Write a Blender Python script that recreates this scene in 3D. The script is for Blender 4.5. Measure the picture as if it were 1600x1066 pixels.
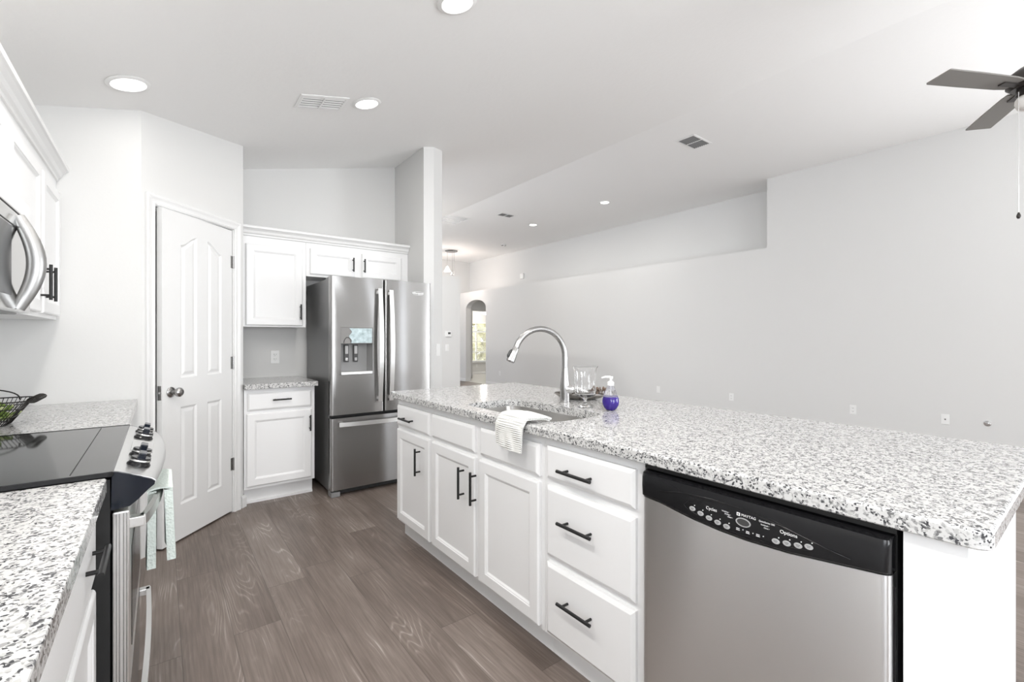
import bpy, bmesh, math, random
from mathutils import Vector, Matrix
random.seed(7)
for o in list(bpy.data.objects): bpy.data.objects.remove(o)
S = bpy.context.scene; COL = S.collection
PI = math.pi
# ------------------------------------------------------------------ camera
F = 718.0; TH = math.atan(548/718.0); HC = 1.26
cd = bpy.data.cameras.new('camera'); cam = bpy.data.objects.new('camera', cd); COL.objects.link(cam)
cd.sensor_width = 36; cd.lens = 36*F/1600; cd.shift_y = -5/1600; cd.clip_start = .02
cam.location = (0, 0, HC); cam.rotation_euler = (PI/2, 0, -TH)
S.camera = cam
# ------------------------------------------------------------------ exposure, world, large lights
S.view_settings.view_transform = 'Standard'; S.view_settings.look = 'None'
S.view_settings.exposure = 0.09; S.view_settings.gamma = 1; S.view_settings.use_curve_mapping = False
W = bpy.data.worlds.new('world'); S.world = W; W.use_nodes = True
W.node_tree.nodes['Background'].inputs[0].default_value = (.86, .92, 1, 1)
W.node_tree.nodes['Background'].inputs[1].default_value = 4.0
def area(name, loc, rot, sx, sy, power, col=(1, 1, 1)):
    l = bpy.data.lights.new(name, 'AREA'); l.shape = 'RECTANGLE'; l.size = sx; l.size_y = sy
    l.energy = power; l.color = col
    o = bpy.data.objects.new(name, l); COL.objects.link(o); o.location = loc; o.rotation_euler = rot
    return o
# fill lamps added at made-up window openings, none in view (behind the camera, and in the side wall by the fan)
area('window_fill', (4.75, -3.93, 1.35), (PI/2+.5, 0, 0), .5, 1.8, 7, (.97, .985, 1))
area('window_fill', (1.2, -3.90, 1.5), (PI/2+.6, 0, 0), 2.3, 1.4, 90, (.97, .985, 1))
area('window_fill', (-.62, -1.31, 1.6), (PI/2+.5, 0, -PI/2), 1.3, 1.2, 30, (.97, .985, 1))
area('window_fill', (6.84, -2.1, 1.35), (PI/2+.6, 0, PI/2), 2.4, 1.8, 165, (.97, .985, 1))

# ------------------------------------------------------------------ materials
def mat(name, col, rough=.5, metal=0, **k):
    m = bpy.data.materials.new(name); m.use_nodes = True
    b = m.node_tree.nodes['Principled BSDF']
    b.inputs['Base Color'].default_value = (*col, 1); b.inputs['Roughness'].default_value = rough
    b.inputs['Metallic'].default_value = metal
    for a, v in k.items(): b.inputs[a.replace('_', ' ')].default_value = v
    return m
def nd(m, t, **k):
    n = m.node_tree.nodes.new(t)
    for a, v in k.items():
        if a.startswith('i_'): n.inputs[a[2:].replace('_', ' ')].default_value = v
        else: setattr(n, a, v)
    return n
def lk(m, a, b): m.node_tree.links.new(a, b)
def bsdf(m): return m.node_tree.nodes['Principled BSDF']
def ramp(m, fac, stops, interp='LINEAR'):
    r = nd(m, 'ShaderNodeValToRGB'); r.color_ramp.interpolation = interp; e = r.color_ramp.elements
    while len(e) < len(stops): e.new(.5)
    for i, (p, c) in enumerate(stops):
        e[i].position = p; e[i].color = (*c, 1) if len(c) == 3 else c
    lk(m, fac, r.inputs[0]); return r
def coord(m, scale=(1, 1, 1)):
    t = nd(m, 'ShaderNodeTexCoord'); mp = nd(m, 'ShaderNodeMapping'); mp.inputs['Scale'].default_value = scale
    lk(m, t.outputs['Object'], mp.inputs[0]); return mp.outputs[0]
def bump(m, h, strength=.1, dist=.002):
    b = nd(m, 'ShaderNodeBump'); b.inputs['Strength'].default_value = strength; b.inputs['Distance'].default_value = dist
    lk(m, h, b.inputs['Height']); lk(m, b.outputs[0], bsdf(m).inputs['Normal'])
def plaster(name, col, scale, strength):
    m = mat(name, col, .85); n = nd(m, 'ShaderNodeTexNoise', i_Scale=scale, i_Detail=4.0)
    lk(m, coord(m), n.inputs['Vector']); bump(m, n.outputs[0], strength, .004); return m
M_wall = plaster('wall_paint', (.72, .718, .708), 60, .08)
M_ceil = plaster('ceiling_texture', (.93, .926, .918), 22, .35)
M_trim = mat('white_trim_paint', (.80, .80, .795), .35)
M_cab = mat('white_cabinet_paint', (.86, .86, .86), .32)
M_plastic = mat('white_plastic', (.86, .86, .85), .35)
M_black = mat('black_handle_metal', (.015, .015, .015), .38, .3)
M_gloss = mat('black_gloss_plastic', (.010, .010, .011), .2, IOR=1.4)
M_gap = mat('black_rubber', (.01, .01, .01), .6)
M_navy = mat('dark_navy_enamel', (.006, .009, .016), .12)
M_chrome = mat('chrome', (.75, .75, .75), .12, 1)
M_nickel = mat('brushed_nickel', (.38, .375, .37), .27, 1)
M_glasstop = mat('ceramic_glass_black', (.02, .02, .02), .06, IOR=1.5)
M_side = mat('grey_painted_steel', (.20, .20, .20), .35, .6)
M_grey = mat('grey_plastic', (.22, .22, .22), .4)
M_dark = mat('dark_grey_plastic', (.05, .05, .05), .4)
M_button = mat('grey_button_print', (.42, .42, .42), .5)
M_print = mat('white_print', (.8, .8, .8), .5)
M_blade = mat('fan_blade_grey_wood', (.20, .19, .178), .5)
M_bronze = mat('dark_bronze', (.05, .045, .042), .35, .6)
M_silver = mat('hammered_pewter', (.35, .33, .31), .25, 1)
M_brown = mat('dried_brown', (.16, .11, .08), .7)
M_wire = mat('black_wire', (.03, .028, .026), .4, .7)
M_leaf = mat('green_leaf', (.16, .24, .05), .5)
M_leaf2 = mat('pale_leaf', (.40, .44, .22), .5)
def steel(name, col, r, dirscale):
    m = mat(name, col, r, 1); n = nd(m, 'ShaderNodeTexNoise', i_Scale=1.0, i_Detail=3.0)
    lk(m, coord(m, dirscale), n.inputs['Vector'])
    rr = nd(m, 'ShaderNodeMapRange'); rr.inputs['To Min'].default_value = r-.012; rr.inputs['To Max'].default_value = r+.015
    lk(m, n.outputs[0], rr.inputs[0]); lk(m, rr.outputs[0], bsdf(m).inputs['Roughness'])
    bsdf(m).inputs['Anisotropic'].default_value = .95; bsdf(m).inputs['Anisotropic Rotation'].default_value = .25
    t = nd(m, 'ShaderNodeTangent', direction_type='RADIAL', axis='Z'); lk(m, t.outputs[0], bsdf(m).inputs['Tangent'])
    return m
M_steel = steel('brushed_stainless', (.37, .365, .36), .24, (3, 3, 500))
M_steel2 = steel('dishwasher_stainless', (.76, .765, .77), .28, (3, 3, 500))
M_sink = steel('sink_stainless', (.60, .59, .575), .28, (400, 4, 4))
M_bright = mat('satin_metal_handle', (.78, .78, .77), .3, 1)
M_glass = mat('clear_glass', (1, 1, 1), .0, IOR=1.45, Transmission_Weight=1.0)
M_pet = mat('clear_bottle', (.97, .97, 1), .03, IOR=1.15, Transmission_Weight=1.0)
M_soap = mat('purple_soap', (.055, .022, .33), .12, Transmission_Weight=.15)
M_lamp = mat('lamp_diffuser', (1, 1, 1), .5, Emission_Color=(1, .98, .95, 1), Emission_Strength=6.0)
M_blindm = mat('blind_slat', (.84, .80, .70), .5, Transmission_Weight=0.0)
M_hedge = mat('hedge_leaves', (.40, .38, .20), .7)
M_tile = mat('pale_floor_tile', (.62, .60, .57), .3)
M_ground = mat('dry_lawn', (.30, .29, .16), .9)
M_film = mat('blue_protective_film', (.50, .62, .65), .15)
# film: crinkled blue patches
nn = nd(M_film, 'ShaderNodeTexNoise', i_Scale=30.0, i_Detail=3.0); lk(M_film, coord(M_film), nn.inputs['Vector'])
r_ = ramp(M_film, nn.outputs[0], [(.3, (.33, .42, .44)), (.7, (.62, .74, .77))]); lk(M_film, r_.outputs[0], bsdf(M_film).inputs['Base Color'])
bump(M_film, nn.outputs[0], .5, .003)
# granite
def granite():
    m = mat('speckled_granite', (.8, .8, .8), .12)
    c = coord(m)
    nz = nd(m, 'ShaderNodeTexNoise', i_Scale=30.0, i_Detail=2.0); lk(m, c, nz.inputs['Vector'])
    add = nd(m, 'ShaderNodeVectorMath', operation='MULTIPLY_ADD'); lk(m, nz.outputs['Color'], add.inputs[0])
    add.inputs[1].default_value = (.012, .012, .012); lk(m, c, add.inputs[2])
    v1 = nd(m, 'ShaderNodeTexVoronoi', i_Scale=185.0); lk(m, add.outputs[0], v1.inputs['Vector'])
    v2 = nd(m, 'ShaderNodeTexVoronoi', i_Scale=250.0); lk(m, add.outputs[0], v2.inputs['Vector'])
    n2 = nd(m, 'ShaderNodeTexNoise', i_Scale=60.0, i_Detail=2.0); lk(m, c, n2.inputs['Vector'])
    s1 = nd(m, 'ShaderNodeSeparateColor'); lk(m, v1.outputs['Color'], s1.inputs[0])
    s2 = nd(m, 'ShaderNodeSeparateColor'); lk(m, v2.outputs['Color'], s2.inputs[0])
    # cell value shifted by a coarse noise so that dark cells cluster
    ma = nd(m, 'ShaderNodeMath', operation='MULTIPLY_ADD'); lk(m, n2.outputs[0], ma.inputs[0]); ma.inputs[1].default_value = .9
    lk(m, s1.outputs[0], ma.inputs[2])
    mb = nd(m, 'ShaderNodeMath', operation='MULTIPLY_ADD'); lk(m, n2.outputs[0], mb.inputs[0]); mb.inputs[1].default_value = 1.1
    lk(m, s2.outputs[1], mb.inputs[2])
    base = ramp(m, ma.outputs[0], [(.0, (.17, .17, .17)), (.50, (.33, .328, .325)), (.66, (.48, .477, .47)), (.84, (.61, .607, .598))], 'CONSTANT')
    blk = ramp(m, mb.outputs[0], [(.0, (1, 1, 1)), (.68, (0, 0, 0))], 'CONSTANT')
    mx = nd(m, 'ShaderNodeMix', data_type='RGBA'); lk(m, blk.outputs[0], mx.inputs[0])
    lk(m, base.outputs[0], mx.inputs[6]); mx.inputs[7].default_value = (.055, .055, .06, 1)
    lk(m, mx.outputs[2], bsdf(m).inputs['Base Color'])
    return m
M_granite = granite()
# wood plank floor
def planks():
    m = mat('oak_planks', (.2, .17, .15), .42)
    tc = nd(m, 'ShaderNodeTexCoord'); sp = nd(m, 'ShaderNodeSeparateXYZ'); lk(m, tc.outputs['Object'], sp.inputs[0])
    def mth(op, a, b=None, c=None):
        n = nd(m, 'ShaderNodeMath', operation=op)
        for i, v in enumerate((a, b, c)):
            if v is None: continue
            if isinstance(v, (int, float)): n.inputs[i].default_value = v
            else: lk(m, v, n.inputs[i])
        return n.outputs[0]
    x = mth('DIVIDE', mth('SUBTRACT', sp.outputs[0], .065), .18); row = mth('FLOOR', x); fx = mth('FRACT', x)
    wn = nd(m, 'ShaderNodeTexWhiteNoise', noise_dimensions='1D'); lk(m, row, wn.inputs['W'])
    y = mth('DIVIDE', mth('ADD', sp.outputs[1], mth('MULTIPLY', wn.outputs['Value'], 1.22)), 1.22)
    idx = mth('FLOOR', y); fy = mth('FRACT', y)
    cmb = nd(m, 'ShaderNodeCombineXYZ'); lk(m, row, cmb.inputs[0]); lk(m, idx, cmb.inputs[1])
    w2 = nd(m, 'ShaderNodeTexWhiteNoise', noise_dimensions='3D'); lk(m, cmb.outputs[0], w2.inputs['Vector'])
    # grain coordinates, shifted per plank
    off = nd(m, 'ShaderNodeVectorMath', operation='MULTIPLY_ADD'); lk(m, w2.outputs['Color'], off.inputs[0])
    off.inputs[1].default_value = (17, 31, 9); lk(m, tc.outputs['Object'], off.inputs[2])
    mp = nd(m, 'ShaderNodeMapping'); mp.inputs['Scale'].default_value = (5.2, .62, 1); lk(m, off.outputs[0], mp.inputs[0])
    n1 = nd(m, 'ShaderNodeTexNoise', i_Scale=1.0, i_Detail=2.0, i_Roughness=.45); lk(m, mp.outputs[0], n1.inputs['Vector'])
    rings = mth('FRACT', mth('MULTIPLY', n1.outputs[0], 30.0))
    rings = mth('ABSOLUTE', mth('SUBTRACT', rings, .5))
    mp2 = nd(m, 'ShaderNodeMapping'); mp2.inputs['Scale'].default_value = (110, 3.5, 1); lk(m, off.outputs[0], mp2.inputs[0])
    n2 = nd(m, 'ShaderNodeTexNoise', i_Scale=1.0, i_Detail=5.0, i_Roughness=.6); lk(m, mp2.outputs[0], n2.inputs['Vector'])
    mp3 = nd(m, 'ShaderNodeMapping'); mp3.inputs['Scale'].default_value = (9, 2.2, 1); lk(m, off.outputs[0], mp3.inputs[0])
    n3 = nd(m, 'ShaderNodeTexNoise', i_Scale=1.0, i_Detail=3.0); lk(m, mp3.outputs[0], n3.inputs['Vector'])
    ringm = mth('MULTIPLY', mth('GREATER_THAN', 0.0, -1.0), mth('MAXIMUM', mth('MULTIPLY', mth('SUBTRACT', rings, .30), 1.2), 0.0))
    band = mth('MAXIMUM', mth('MULTIPLY', mth('SUBTRACT', n3.outputs[0], .50), 6.0), 0.0); band = mth('MINIMUM', band, 1.0)
    ringm = mth('MULTIPLY', ringm, band)
    v = mth('ADD', mth('MULTIPLY', n2.outputs[0], .55), mth('MULTIPLY', n3.outputs[0], .35))
    v = mth('ADD', v, mth('MULTIPLY', w2.outputs['Value'], .16))
    v = mth('ADD', v, ringm)
    cr = ramp(m, v, [(.28, (.088, .066, .054)), (.50, (.168, .133, .113)), (.70, (.245, .203, .178)), (.88, (.41, .36, .325))])
    # seams
    ex = mth('MINIMUM', fx, mth('SUBTRACT', 1.0, fx)); ey = mth('MINIMUM', fy, mth('SUBTRACT', 1.0, fy))
    seam = mth('MAXIMUM', mth('LESS_THAN', ex, .007), mth('LESS_THAN', ey, .0012))
    mx = nd(m, 'ShaderNodeMix', data_type='RGBA'); lk(m, mth('MULTIPLY', seam, .6), mx.inputs[0])
    lk(m, cr.outputs[0], mx.inputs[6]); mx.inputs[7].default_value = (.05, .038, .03, 1)
    lk(m, mx.outputs[2], bsdf(m).inputs['Base Color'])
    bump(m, n2.outputs[0], .12, .001)
    return m
M_floor = planks()
def cloth(name, col, sc):
    m = mat(name, col, .9); w = nd(m, 'ShaderNodeTexVoronoi', i_Scale=sc); lk(m, coord(m), w.inputs['Vector']); bump(m, w.outputs[0], .6, .004)
    return m
M_towel = cloth('white_ribbed_cotton', (.74, .74, .715), 140)
w_ = nd(M_towel, 'ShaderNodeTexWave', i_Scale=38.0, bands_direction='Z'); lk(M_towel, coord(M_towel), w_.inputs['Vector'])
w2_ = nd(M_towel, 'ShaderNodeTexWave', i_Scale=38.0, bands_direction='X'); lk(M_towel, coord(M_towel), w2_.inputs['Vector'])
ad_ = nd(M_towel, 'ShaderNodeMath', operation='MULTIPLY'); lk(M_towel, w_.outputs[1], ad_.inputs[0]); lk(M_towel, w2_.outputs[1], ad_.inputs[1])
bump(M_towel, ad_.outputs[0], 1.0, .003)
M_towel2 = cloth('pale_green_waffle', (.66, .73, .69), 150)

# ------------------------------------------------------------------ helpers
def thing(name, label, cat, loc=(0, 0, 0), rz=0, group=None):
    o = bpy.data.objects.new(name, None); COL.objects.link(o); o.empty_display_size = .05
    o.location = loc; o.rotation_euler = (0, 0, rz); o['label'] = label; o['category'] = cat
    if group: o['group'] = group
    return o
def tmat(o): return Matrix.Translation(o.location) @ Matrix.Rotation(o.rotation_euler[2], 4, 'Z')
def part(name, bm, m, parent=None, smooth=False, world=False, label=None, top=None):
    if world and top is not None: bm.transform(tmat(top).inverted())
    bmesh.ops.recalc_face_normals(bm, faces=bm.faces[:])
    me = bpy.data.meshes.new(name); bm.to_mesh(me); bm.free()
    if smooth:
        for p in me.polygons: p.use_smooth = True
    if smooth == 'auto':
        try: me.set_sharp_from_angle(angle=math.radians(35))
        except Exception: pass
    me.materials.append(m)
    o = bpy.data.objects.new(name, me); COL.objects.link(o)
    if parent: o.parent = parent
    if label: o['label'] = label
    return o
def struct(name, bm, m, label=None, **k):
    o = part(name, bm, m, **k); o['kind'] = 'structure'
    if label: o['label'] = label
    return o
def single(name, bm, m, label, cat, loc, rz=0, group=None, smooth=False):
    """a thing that is one mesh; bm is in local coordinates"""
    o = part(name, bm, m, smooth=smooth); o.location = loc; o.rotation_euler = (0, 0, rz)
    o['label'] = label; o['category'] = cat
    if group: o['group'] = group
    return o
def B(): return bmesh.new()
def box(bm, x0, x1, y0, y1, z0, z1, bev=0, seg=2):
    b = bmesh.new(); bmesh.ops.create_cube(b, size=1)
    for v in b.verts:
        v.co = Vector((x0+(v.co.x+.5)*(x1-x0), y0+(v.co.y+.5)*(y1-y0), z0+(v.co.z+.5)*(z1-z0)))
    if bev: bmesh.ops.bevel(b, geom=b.edges[:]+b.verts[:], offset=bev, segments=seg, affect='EDGES', profile=.5)
    join(bm, b); return bm
def join(bm, b):
    t = bpy.data.meshes.new('tmp'); b.to_mesh(t); b.free(); bm.from_mesh(t); bpy.data.meshes.remove(t)
def face(bm, pts):
    return bm.faces.new([bm.verts.new(p) for p in pts])
def loft(bm, loops, close=True, cap0=True, cap1=True):
    vs = [[bm.verts.new(p) for p in L] for L in loops]; n = len(loops[0])
    for a, b in zip(vs, vs[1:]):
        for i in range(n if close else n-1):
            bm.faces.new([a[i], a[(i+1) % n], b[(i+1) % n], b[i]])
    if cap0: bm.faces.new(vs[0][::-1])
    if cap1: bm.faces.new(vs[-1])
    return bm
def prism(bm, poly, z0, z1):
    """footprint polygon extruded; z0, z1 numbers or functions of (x, y)"""
    f = lambda z, p: z(*p) if callable(z) else z
    return loft(bm, [[(x, y, f(z0, (x, y))) for x, y in poly], [(x, y, f(z1, (x, y))) for x, y in poly]])
def extr(bm, prof, axis, a, b):
    """profile polygon of 2-D points extruded along axis x or y from a to b"""
    mk = (lambda p, t: (t, p[0], p[1])) if axis == 'x' else (lambda p, t: (p[0], t, p[1]))
    return loft(bm, [[mk(p, a) for p in prof], [mk(p, b) for p in prof]])
def tube(bm, pts, r, n=12, caps=True, sy=1.0, up=None):
    pts = [Vector(p) for p in pts]; rr = r if isinstance(r, (list, tuple)) else [r]*len(pts)
    T = []
    for i in range(len(pts)):
        a = pts[max(i-1, 0)]; b = pts[min(i+1, len(pts)-1)]; T.append((b-a).normalized())
    u = Vector(up) if up else (Vector((0, 0, 1)) if abs(T[0].z) < .9 else Vector((1, 0, 0)))
    u = (u - T[0]*u.dot(T[0])).normalized(); loops = []
    for i, p in enumerate(pts):
        u = (u - T[i]*u.dot(T[i])).normalized(); w = T[i].cross(u)
        loops.append([p+u*math.cos(2*PI*k/n)*rr[i]+w*math.sin(2*PI*k/n)*rr[i]*sy for k in range(n)])
    return loft(bm, loops, True, caps, caps)
def lathe(bm, prof, c=(0, 0, 0), n=32, caps=True, axis='z'):
    loops = []
    for r, z in prof:
        L = []
        for k in range(n):
            a = 2*PI*k/n; x, y = r*math.cos(a), r*math.sin(a)
            if axis == 'z': L.append((c[0]+x, c[1]+y, c[2]+z))
            elif axis == 'y': L.append((c[0]+x, c[1]+z, c[2]+y))
            else: L.append((c[0]+z, c[1]+x, c[2]+y))
        loops.append(L)
    return loft(bm, loops, True, caps, caps)
def cyl(bm, a, b, r, n=16): return tube(bm, [a, b], r, n)
def arc(cx, cy, r, a0, a1, n): return [(cx+r*math.cos(math.radians(a0+(a1-a0)*i/n)), cy+r*math.sin(math.radians(a0+(a1-a0)*i/n))) for i in range(n+1)]
def rrect(x0, x1, y0, y1, r, n=6):
    return arc(x1-r, y1-r, r, 0, 90, n)+arc(x0+r, y1-r, r, 90, 180, n)+arc(x0+r, y0+r, r, 180, 270, n)+arc(x1-r, y0+r, r, 270, 360, n)
def holed(bm, outer, holes):
    """planar face with holes, from 3-D loops"""
    b = bmesh.new(); es = []
    for L in [outer]+holes:
        vs = [b.verts.new(p) for p in L]
        es += [b.edges.new((vs[i], vs[(i+1) % len(vs)])) for i in range(len(vs))]
    bmesh.ops.triangle_fill(b, use_beauty=True, use_dissolve=False, edges=es)
    join(bm, b); return bm
def walls(bm, loopA, loopB):
    """strip between two matching loops"""
    return loft(bm, [loopA, loopB], True, False, False)
def text(name, s, size, m, loc, rot, parent, top=None, extrude=.0004, align='CENTER', sx=1.0):
    c = bpy.data.curves.new('t', 'FONT'); c.body = s; c.size = size; c.align_x = align; c.align_y = 'CENTER'; c.extrude = extrude
    o = bpy.data.objects.new('t', c); COL.objects.link(o)
    me = bpy.data.meshes.new_from_object(o); bpy.data.objects.remove(o); bpy.data.curves.remove(c)
    me.transform(Matrix.Translation(loc) @ rot @ Matrix.Diagonal((sx, 1, 1, 1))); me.name = name
    me.materials.clear(); me.materials.append(m)
    r = bpy.data.objects.new(name, me); COL.objects.link(r); r.parent = parent
    return r
RX90 = Matrix.Rotation(PI/2, 4, 'X')   # text facing local -y
# front panels in a cabinet's local frame (front faces -y)
def rect3(x0, x1, z0, z1, i, y): return [(x0+i, y, z0+i), (x1-i, y, z0+i), (x1-i, y, z1-i), (x0+i, y, z1-i)]
def shaker(x0, x1, z0, z1, yb, t=.02, rail=.052):
    yf = yb-t
    return loft(B(), [rect3(x0, x1, z0, z1, a, y) for a, y in ((0, yb), (0, yf+.006), (.003, yf+.002), (.007, yf), (rail, yf), (rail+.003, yf+.003), (rail+.006, yf+.0035), (rail+.013, yf+.009), (rail+.016, yf+.0095))])
def slab(x0, x1, z0, z1, yb, t=.02):
    yf = yb-t
    return loft(B(), [rect3(x0, x1, z0, z1, a, y) for a, y in ((0, yb), (0, yf+.009), (.003, yf+.007), (.010, yf+.002), (.014, yf))])
def pull(x, z, y, length=.155, vert=True, gap=.115, out=.032):
    """bar pull with two posts, on a face at y (faces -y)"""
    b = B(); d = (0, 0, 1) if vert else (1, 0, 0); L = length/2; g = gap/2; yo = y-out
    P = lambda s, yy: (x+d[0]*s, yy, z+d[2]*s)
    cyl(b, P(-L, yo), P(L, yo), .0062, 14)
    for s in (-g, g): cyl(b, P(s, y+.0005), P(s, yo), .0048, 12)
    return b
def cz(x, y=0): return min(2.575+.232*x, 3.57)

# ------------------------------------------------------------------ room shell
YB, YE = -4.0, 12.047
b = B(); box(b, -.86, 10.2, YB-.1, 13.4, -.1, 0); struct('floor', b, M_floor)
b = B(); extr(b, [(-.86, cz(-.86)), (4.29, 3.57), (7.70, 3.57), (7.70, 3.70), (4.25, 3.70), (-.86, cz(-.86)+.13)], 'y', YB-.1, YE+.1); struct('ceiling', b, M_ceil)
b = B(); prism(b, [(-.86, -.63), (-.74, -.63), (-.74, 4.7), (-.86, 4.7)], 0, lambda x, y: cz(x)+.01)
prism(b, [(-.86, YB-.1), (-.74, YB-.1), (-.74, -2.00), (-.86, -2.00)], 0, lambda x, y: cz(x)+.01)
prism(b, [(-.86, -2.00), (-.74, -2.00), (-.74, -.63), (-.86, -.63)], 0, .9)
prism(b, [(-.86, -2.00), (-.74, -2.00), (-.74, -.63), (-.86, -.63)], 2.3, lambda x, y: cz(x)+.01); struct('wall_left', b, M_wall)
b = B(); prism(b, [(-.74, 3.36), (-.09, 3.36), (-.165, 3.46), (-.74, 3.46)], 0, lambda x, y: cz(x)+.01); struct('wall_pantry_front', b, M_wall)
# diagonal pantry wall with the door opening, in a frame turned by 45 degrees
DG = Matrix.Translation((-.09, 3.36, 0)) @ Matrix.Rotation(PI/4, 4, 'Z')
dz = lambda x, y: cz(-.09+.7071*(x-y))+.01
OP0, OP1, OPH = .079, .714, 2.042
b = B()
prism(b, [(0, 0), (OP0, 0), (OP0, .1), (0.04, .1)], 0, dz)
prism(b, [(OP1, 0), (.812, 0), (.77, .1), (OP1, .1)], 0, dz)
prism(b, [(OP0, 0), (OP1, 0), (OP1, .1), (OP0, .1)], OPH, dz)
b.transform(DG); struct('wall_pantry_diagonal', b, M_wall)
b = B(); prism(b, [(.384, 3.92), (.484, 3.934), (.484, 4.52), (.384, 4.52)], 0, lambda x, y: cz(x)+.01); struct('wall_pantry_side', b, M_wall)
b = B(); prism(b, [(-.74, 4.52), (1.924, 4.52), (1.924, 4.62), (-.74, 4.62)], 0, lambda x, y: cz(x)+.01); struct('wall_kitchen_back', b, M_wall)
b = B(); prism(b, [(1.924, 3.864), (2.029, 3.864), (2.170, 3.962), (2.170, 4.62), (1.924, 4.62)], 0, lambda x, y: cz(x)+.01); struct('wall_fridge_end', b, M_wall)
b = B(); box(b, 2.17, 4.19, 7.0, 9.0, 0, 2.34); struct('wall_hall_closet', b, M_wall)
b = B(); box(b, -.74, 7.66, YE, YE+.1, 0, 3.58); struct('wall_far', b, M_wall)
# back wall behind the camera with two added window openings
def wall_holes(bm, x0, x1, z0, z1, y0, y1, holes):
    o0 = [(x0, y0, z0), (x1, y0, z0), (x1, y0, z1), (x0, y0, z1)]; o1 = [(x, y1, z) for x, _, z in o0]
    H0 = [[(a, y0, c), (b_, y0, c), (b_, y0, d), (a, y0, d)] for a, b_, c, d in holes]
    H1 = [[(x, y1, z) for x, _, z in h] for h in H0]
    holed(bm, o0, H0); holed(bm, o1, H1); walls(bm, o0, o1)
    for a, c in zip(H0, H1): walls(bm, a, c)
b = B(); wall_holes(b, -.74, 7.0, 0, 2.4, YB-.1, YB, [(.05, 2.35, .7, 2.3), (4.45, 5.05, .3, 2.3)])
prism(b, [(-.74, YB-.1), (4.29, YB-.1), (7, YB-.1), (7, YB), (4.29, YB), (-.74, YB)], 2.4, lambda x, y: cz(x)+.01); struct('wall_behind', b, M_wall)
def window(name, x0, x1, z0, z1, y, mull=(1, 0)):
    b = B(); w = .05
    box(b, x0, x1, y-.03, y+.03, z0, z0+w); box(b, x0, x1, y-.03, y+.03, z1-w, z1)
    box(b, x0, x0+w, y-.03, y+.03, z0+w, z1-w); box(b, x1-w, x1, y-.03, y+.03, z0+w, z1-w)
    for k in range(mull[0]):
        x = x0+(x1-x0)*(k+1)/(mull[0]+1); box(b, x-w/2, x+w/2, y-.03, y+.03, z0+w, z1-w)
    for k in range(mull[1]):
        z = z0+(z1-z0)*(k+1)/(mull[1]+1); box(b, x0+w, x1-w, y-.025, y+.025, z-.022, z+.022)
    return struct(name, b, M_trim)
window('added_window_1', .05, 2.35, .7, 2.3, YB-.07); window('added_window_2', 4.45, 5.05, .3, 2.3, YB-.07, (0, 1))  # both unseen, added for light and a streak on the refrigerator door
w_ = window('added_window_5', -2.00, -.63, .9, 2.3, 0, (1, 0)); w_.rotation_euler = (0, 0, PI/2); w_.location = (-.81, 0, 0)  # unseen window, added to throw light on the island fronts
# right wall: full height near, with a plant ledge and an arched opening further away
AY0, AY1, AS, AR = 10.345, 11.367, 2.09, .235
def arch_loop(x):
    c = (AY0+AY1)/2; h = (AY1-AY0)/2
    return [(x, AY1, 0), (x, AY1, AS)]+[(x, c+h*math.cos(a), AS+AR*math.sin(a)) for a in [PI*i/16 for i in range(1, 16)]]+[(x, AY0, AS), (x, AY0, 0)]
b = B()
LZ = 2.57
for x in (7.0, 7.17):
    holed(b, [(x, 3.061, 0), (x, AY0, 0)]+arch_loop(x)[::-1][1:-1]+[(x, AY1, 0), (x, YE, 0), (x, YE, LZ), (x, 3.061, LZ)], [])
a0, a1 = arch_loop(7.0), arch_loop(7.17)
loft(b, [a0, a1], False, False, False)
face(b, [(7, 3.061, LZ), (7.17, 3.061, LZ), (7.17, YE, LZ), (7, YE, LZ)])
face(b, [(7, 3.061, 0), (7.17, 3.061, 0), (7.17, 3.061, LZ), (7, 3.061, LZ)])
struct('wall_right', b, M_wall)
b = B(); box(b, 7.17, 7.556, 3.061, YE, LZ-.1, LZ); box(b, 7.556, 7.66, 3.061, YE, LZ-.1, 3.58); struct('wall_right_ledge', b, M_wall)
b = B()
# near part with an added window opening behind the camera's right
t_ = B(); wall_holes(t_, YB-.1, 3.061, 0, 3.58, 0, .15, [(-3.3, -.9, .3, 2.4)])
t_.transform(Matrix(((0, 1, 0, 7.0), (1, 0, 0, 0), (0, 0, 1, 0), (0, 0, 0, 1)))); join(b, t_)
box(b, 7.15, 7.66, 2.96, 3.061, LZ-.1, 3.58)
struct('wall_right_near', b, M_wall)
w_ = window('added_window_3', -3.3, -.9, .3, 2.4, 0, (1, 0)); w_.rotation_euler = (0, 0, PI/2); w_.location = (7.08, 0, 0)  # unseen window, added to let light into the living room side
# room beyond the arch
b = B(); box(b, 7.17, 10.2, 9.9, 10.0, 0, 2.47); struct('wall_far_room_near', b, M_wall)
b = B(); box(b, 10.1, 10.2, 10.0, 13.3, 0, 2.47); struct('wall_far_room_right', b, M_wall)
b = B(); box(b, 7.17, 7.22, YE, 13.3, 0, 2.47); struct('wall_far_room_left', b, M_wall)
b = B(); box(b, 7.17, 10.2, 9.9, 13.4, 2.46, 2.5)
struct('ceiling_far_room', b, M_ceil)
b = B(); box(b, 7.17, 9.2, 11.45, 11.55, 2.055, 2.46); struct('wall_inner_header', b, M_wall)
b = B(); wall_holes(b, 7.17, 10.2, 0, 2.46, 13.3, 13.4, [(8.05, 9.25, .42, 1.81)]); struct('wall_far_room_end', b, M_wall)
window('window_4', 8.05, 9.25, .42, 1.81, 13.36, (1, 3))
b = B(); box(b, 7.0, 10.1, 10.0, 13.3, .0, .004); struct('floor_far_room', b, M_tile)
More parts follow.
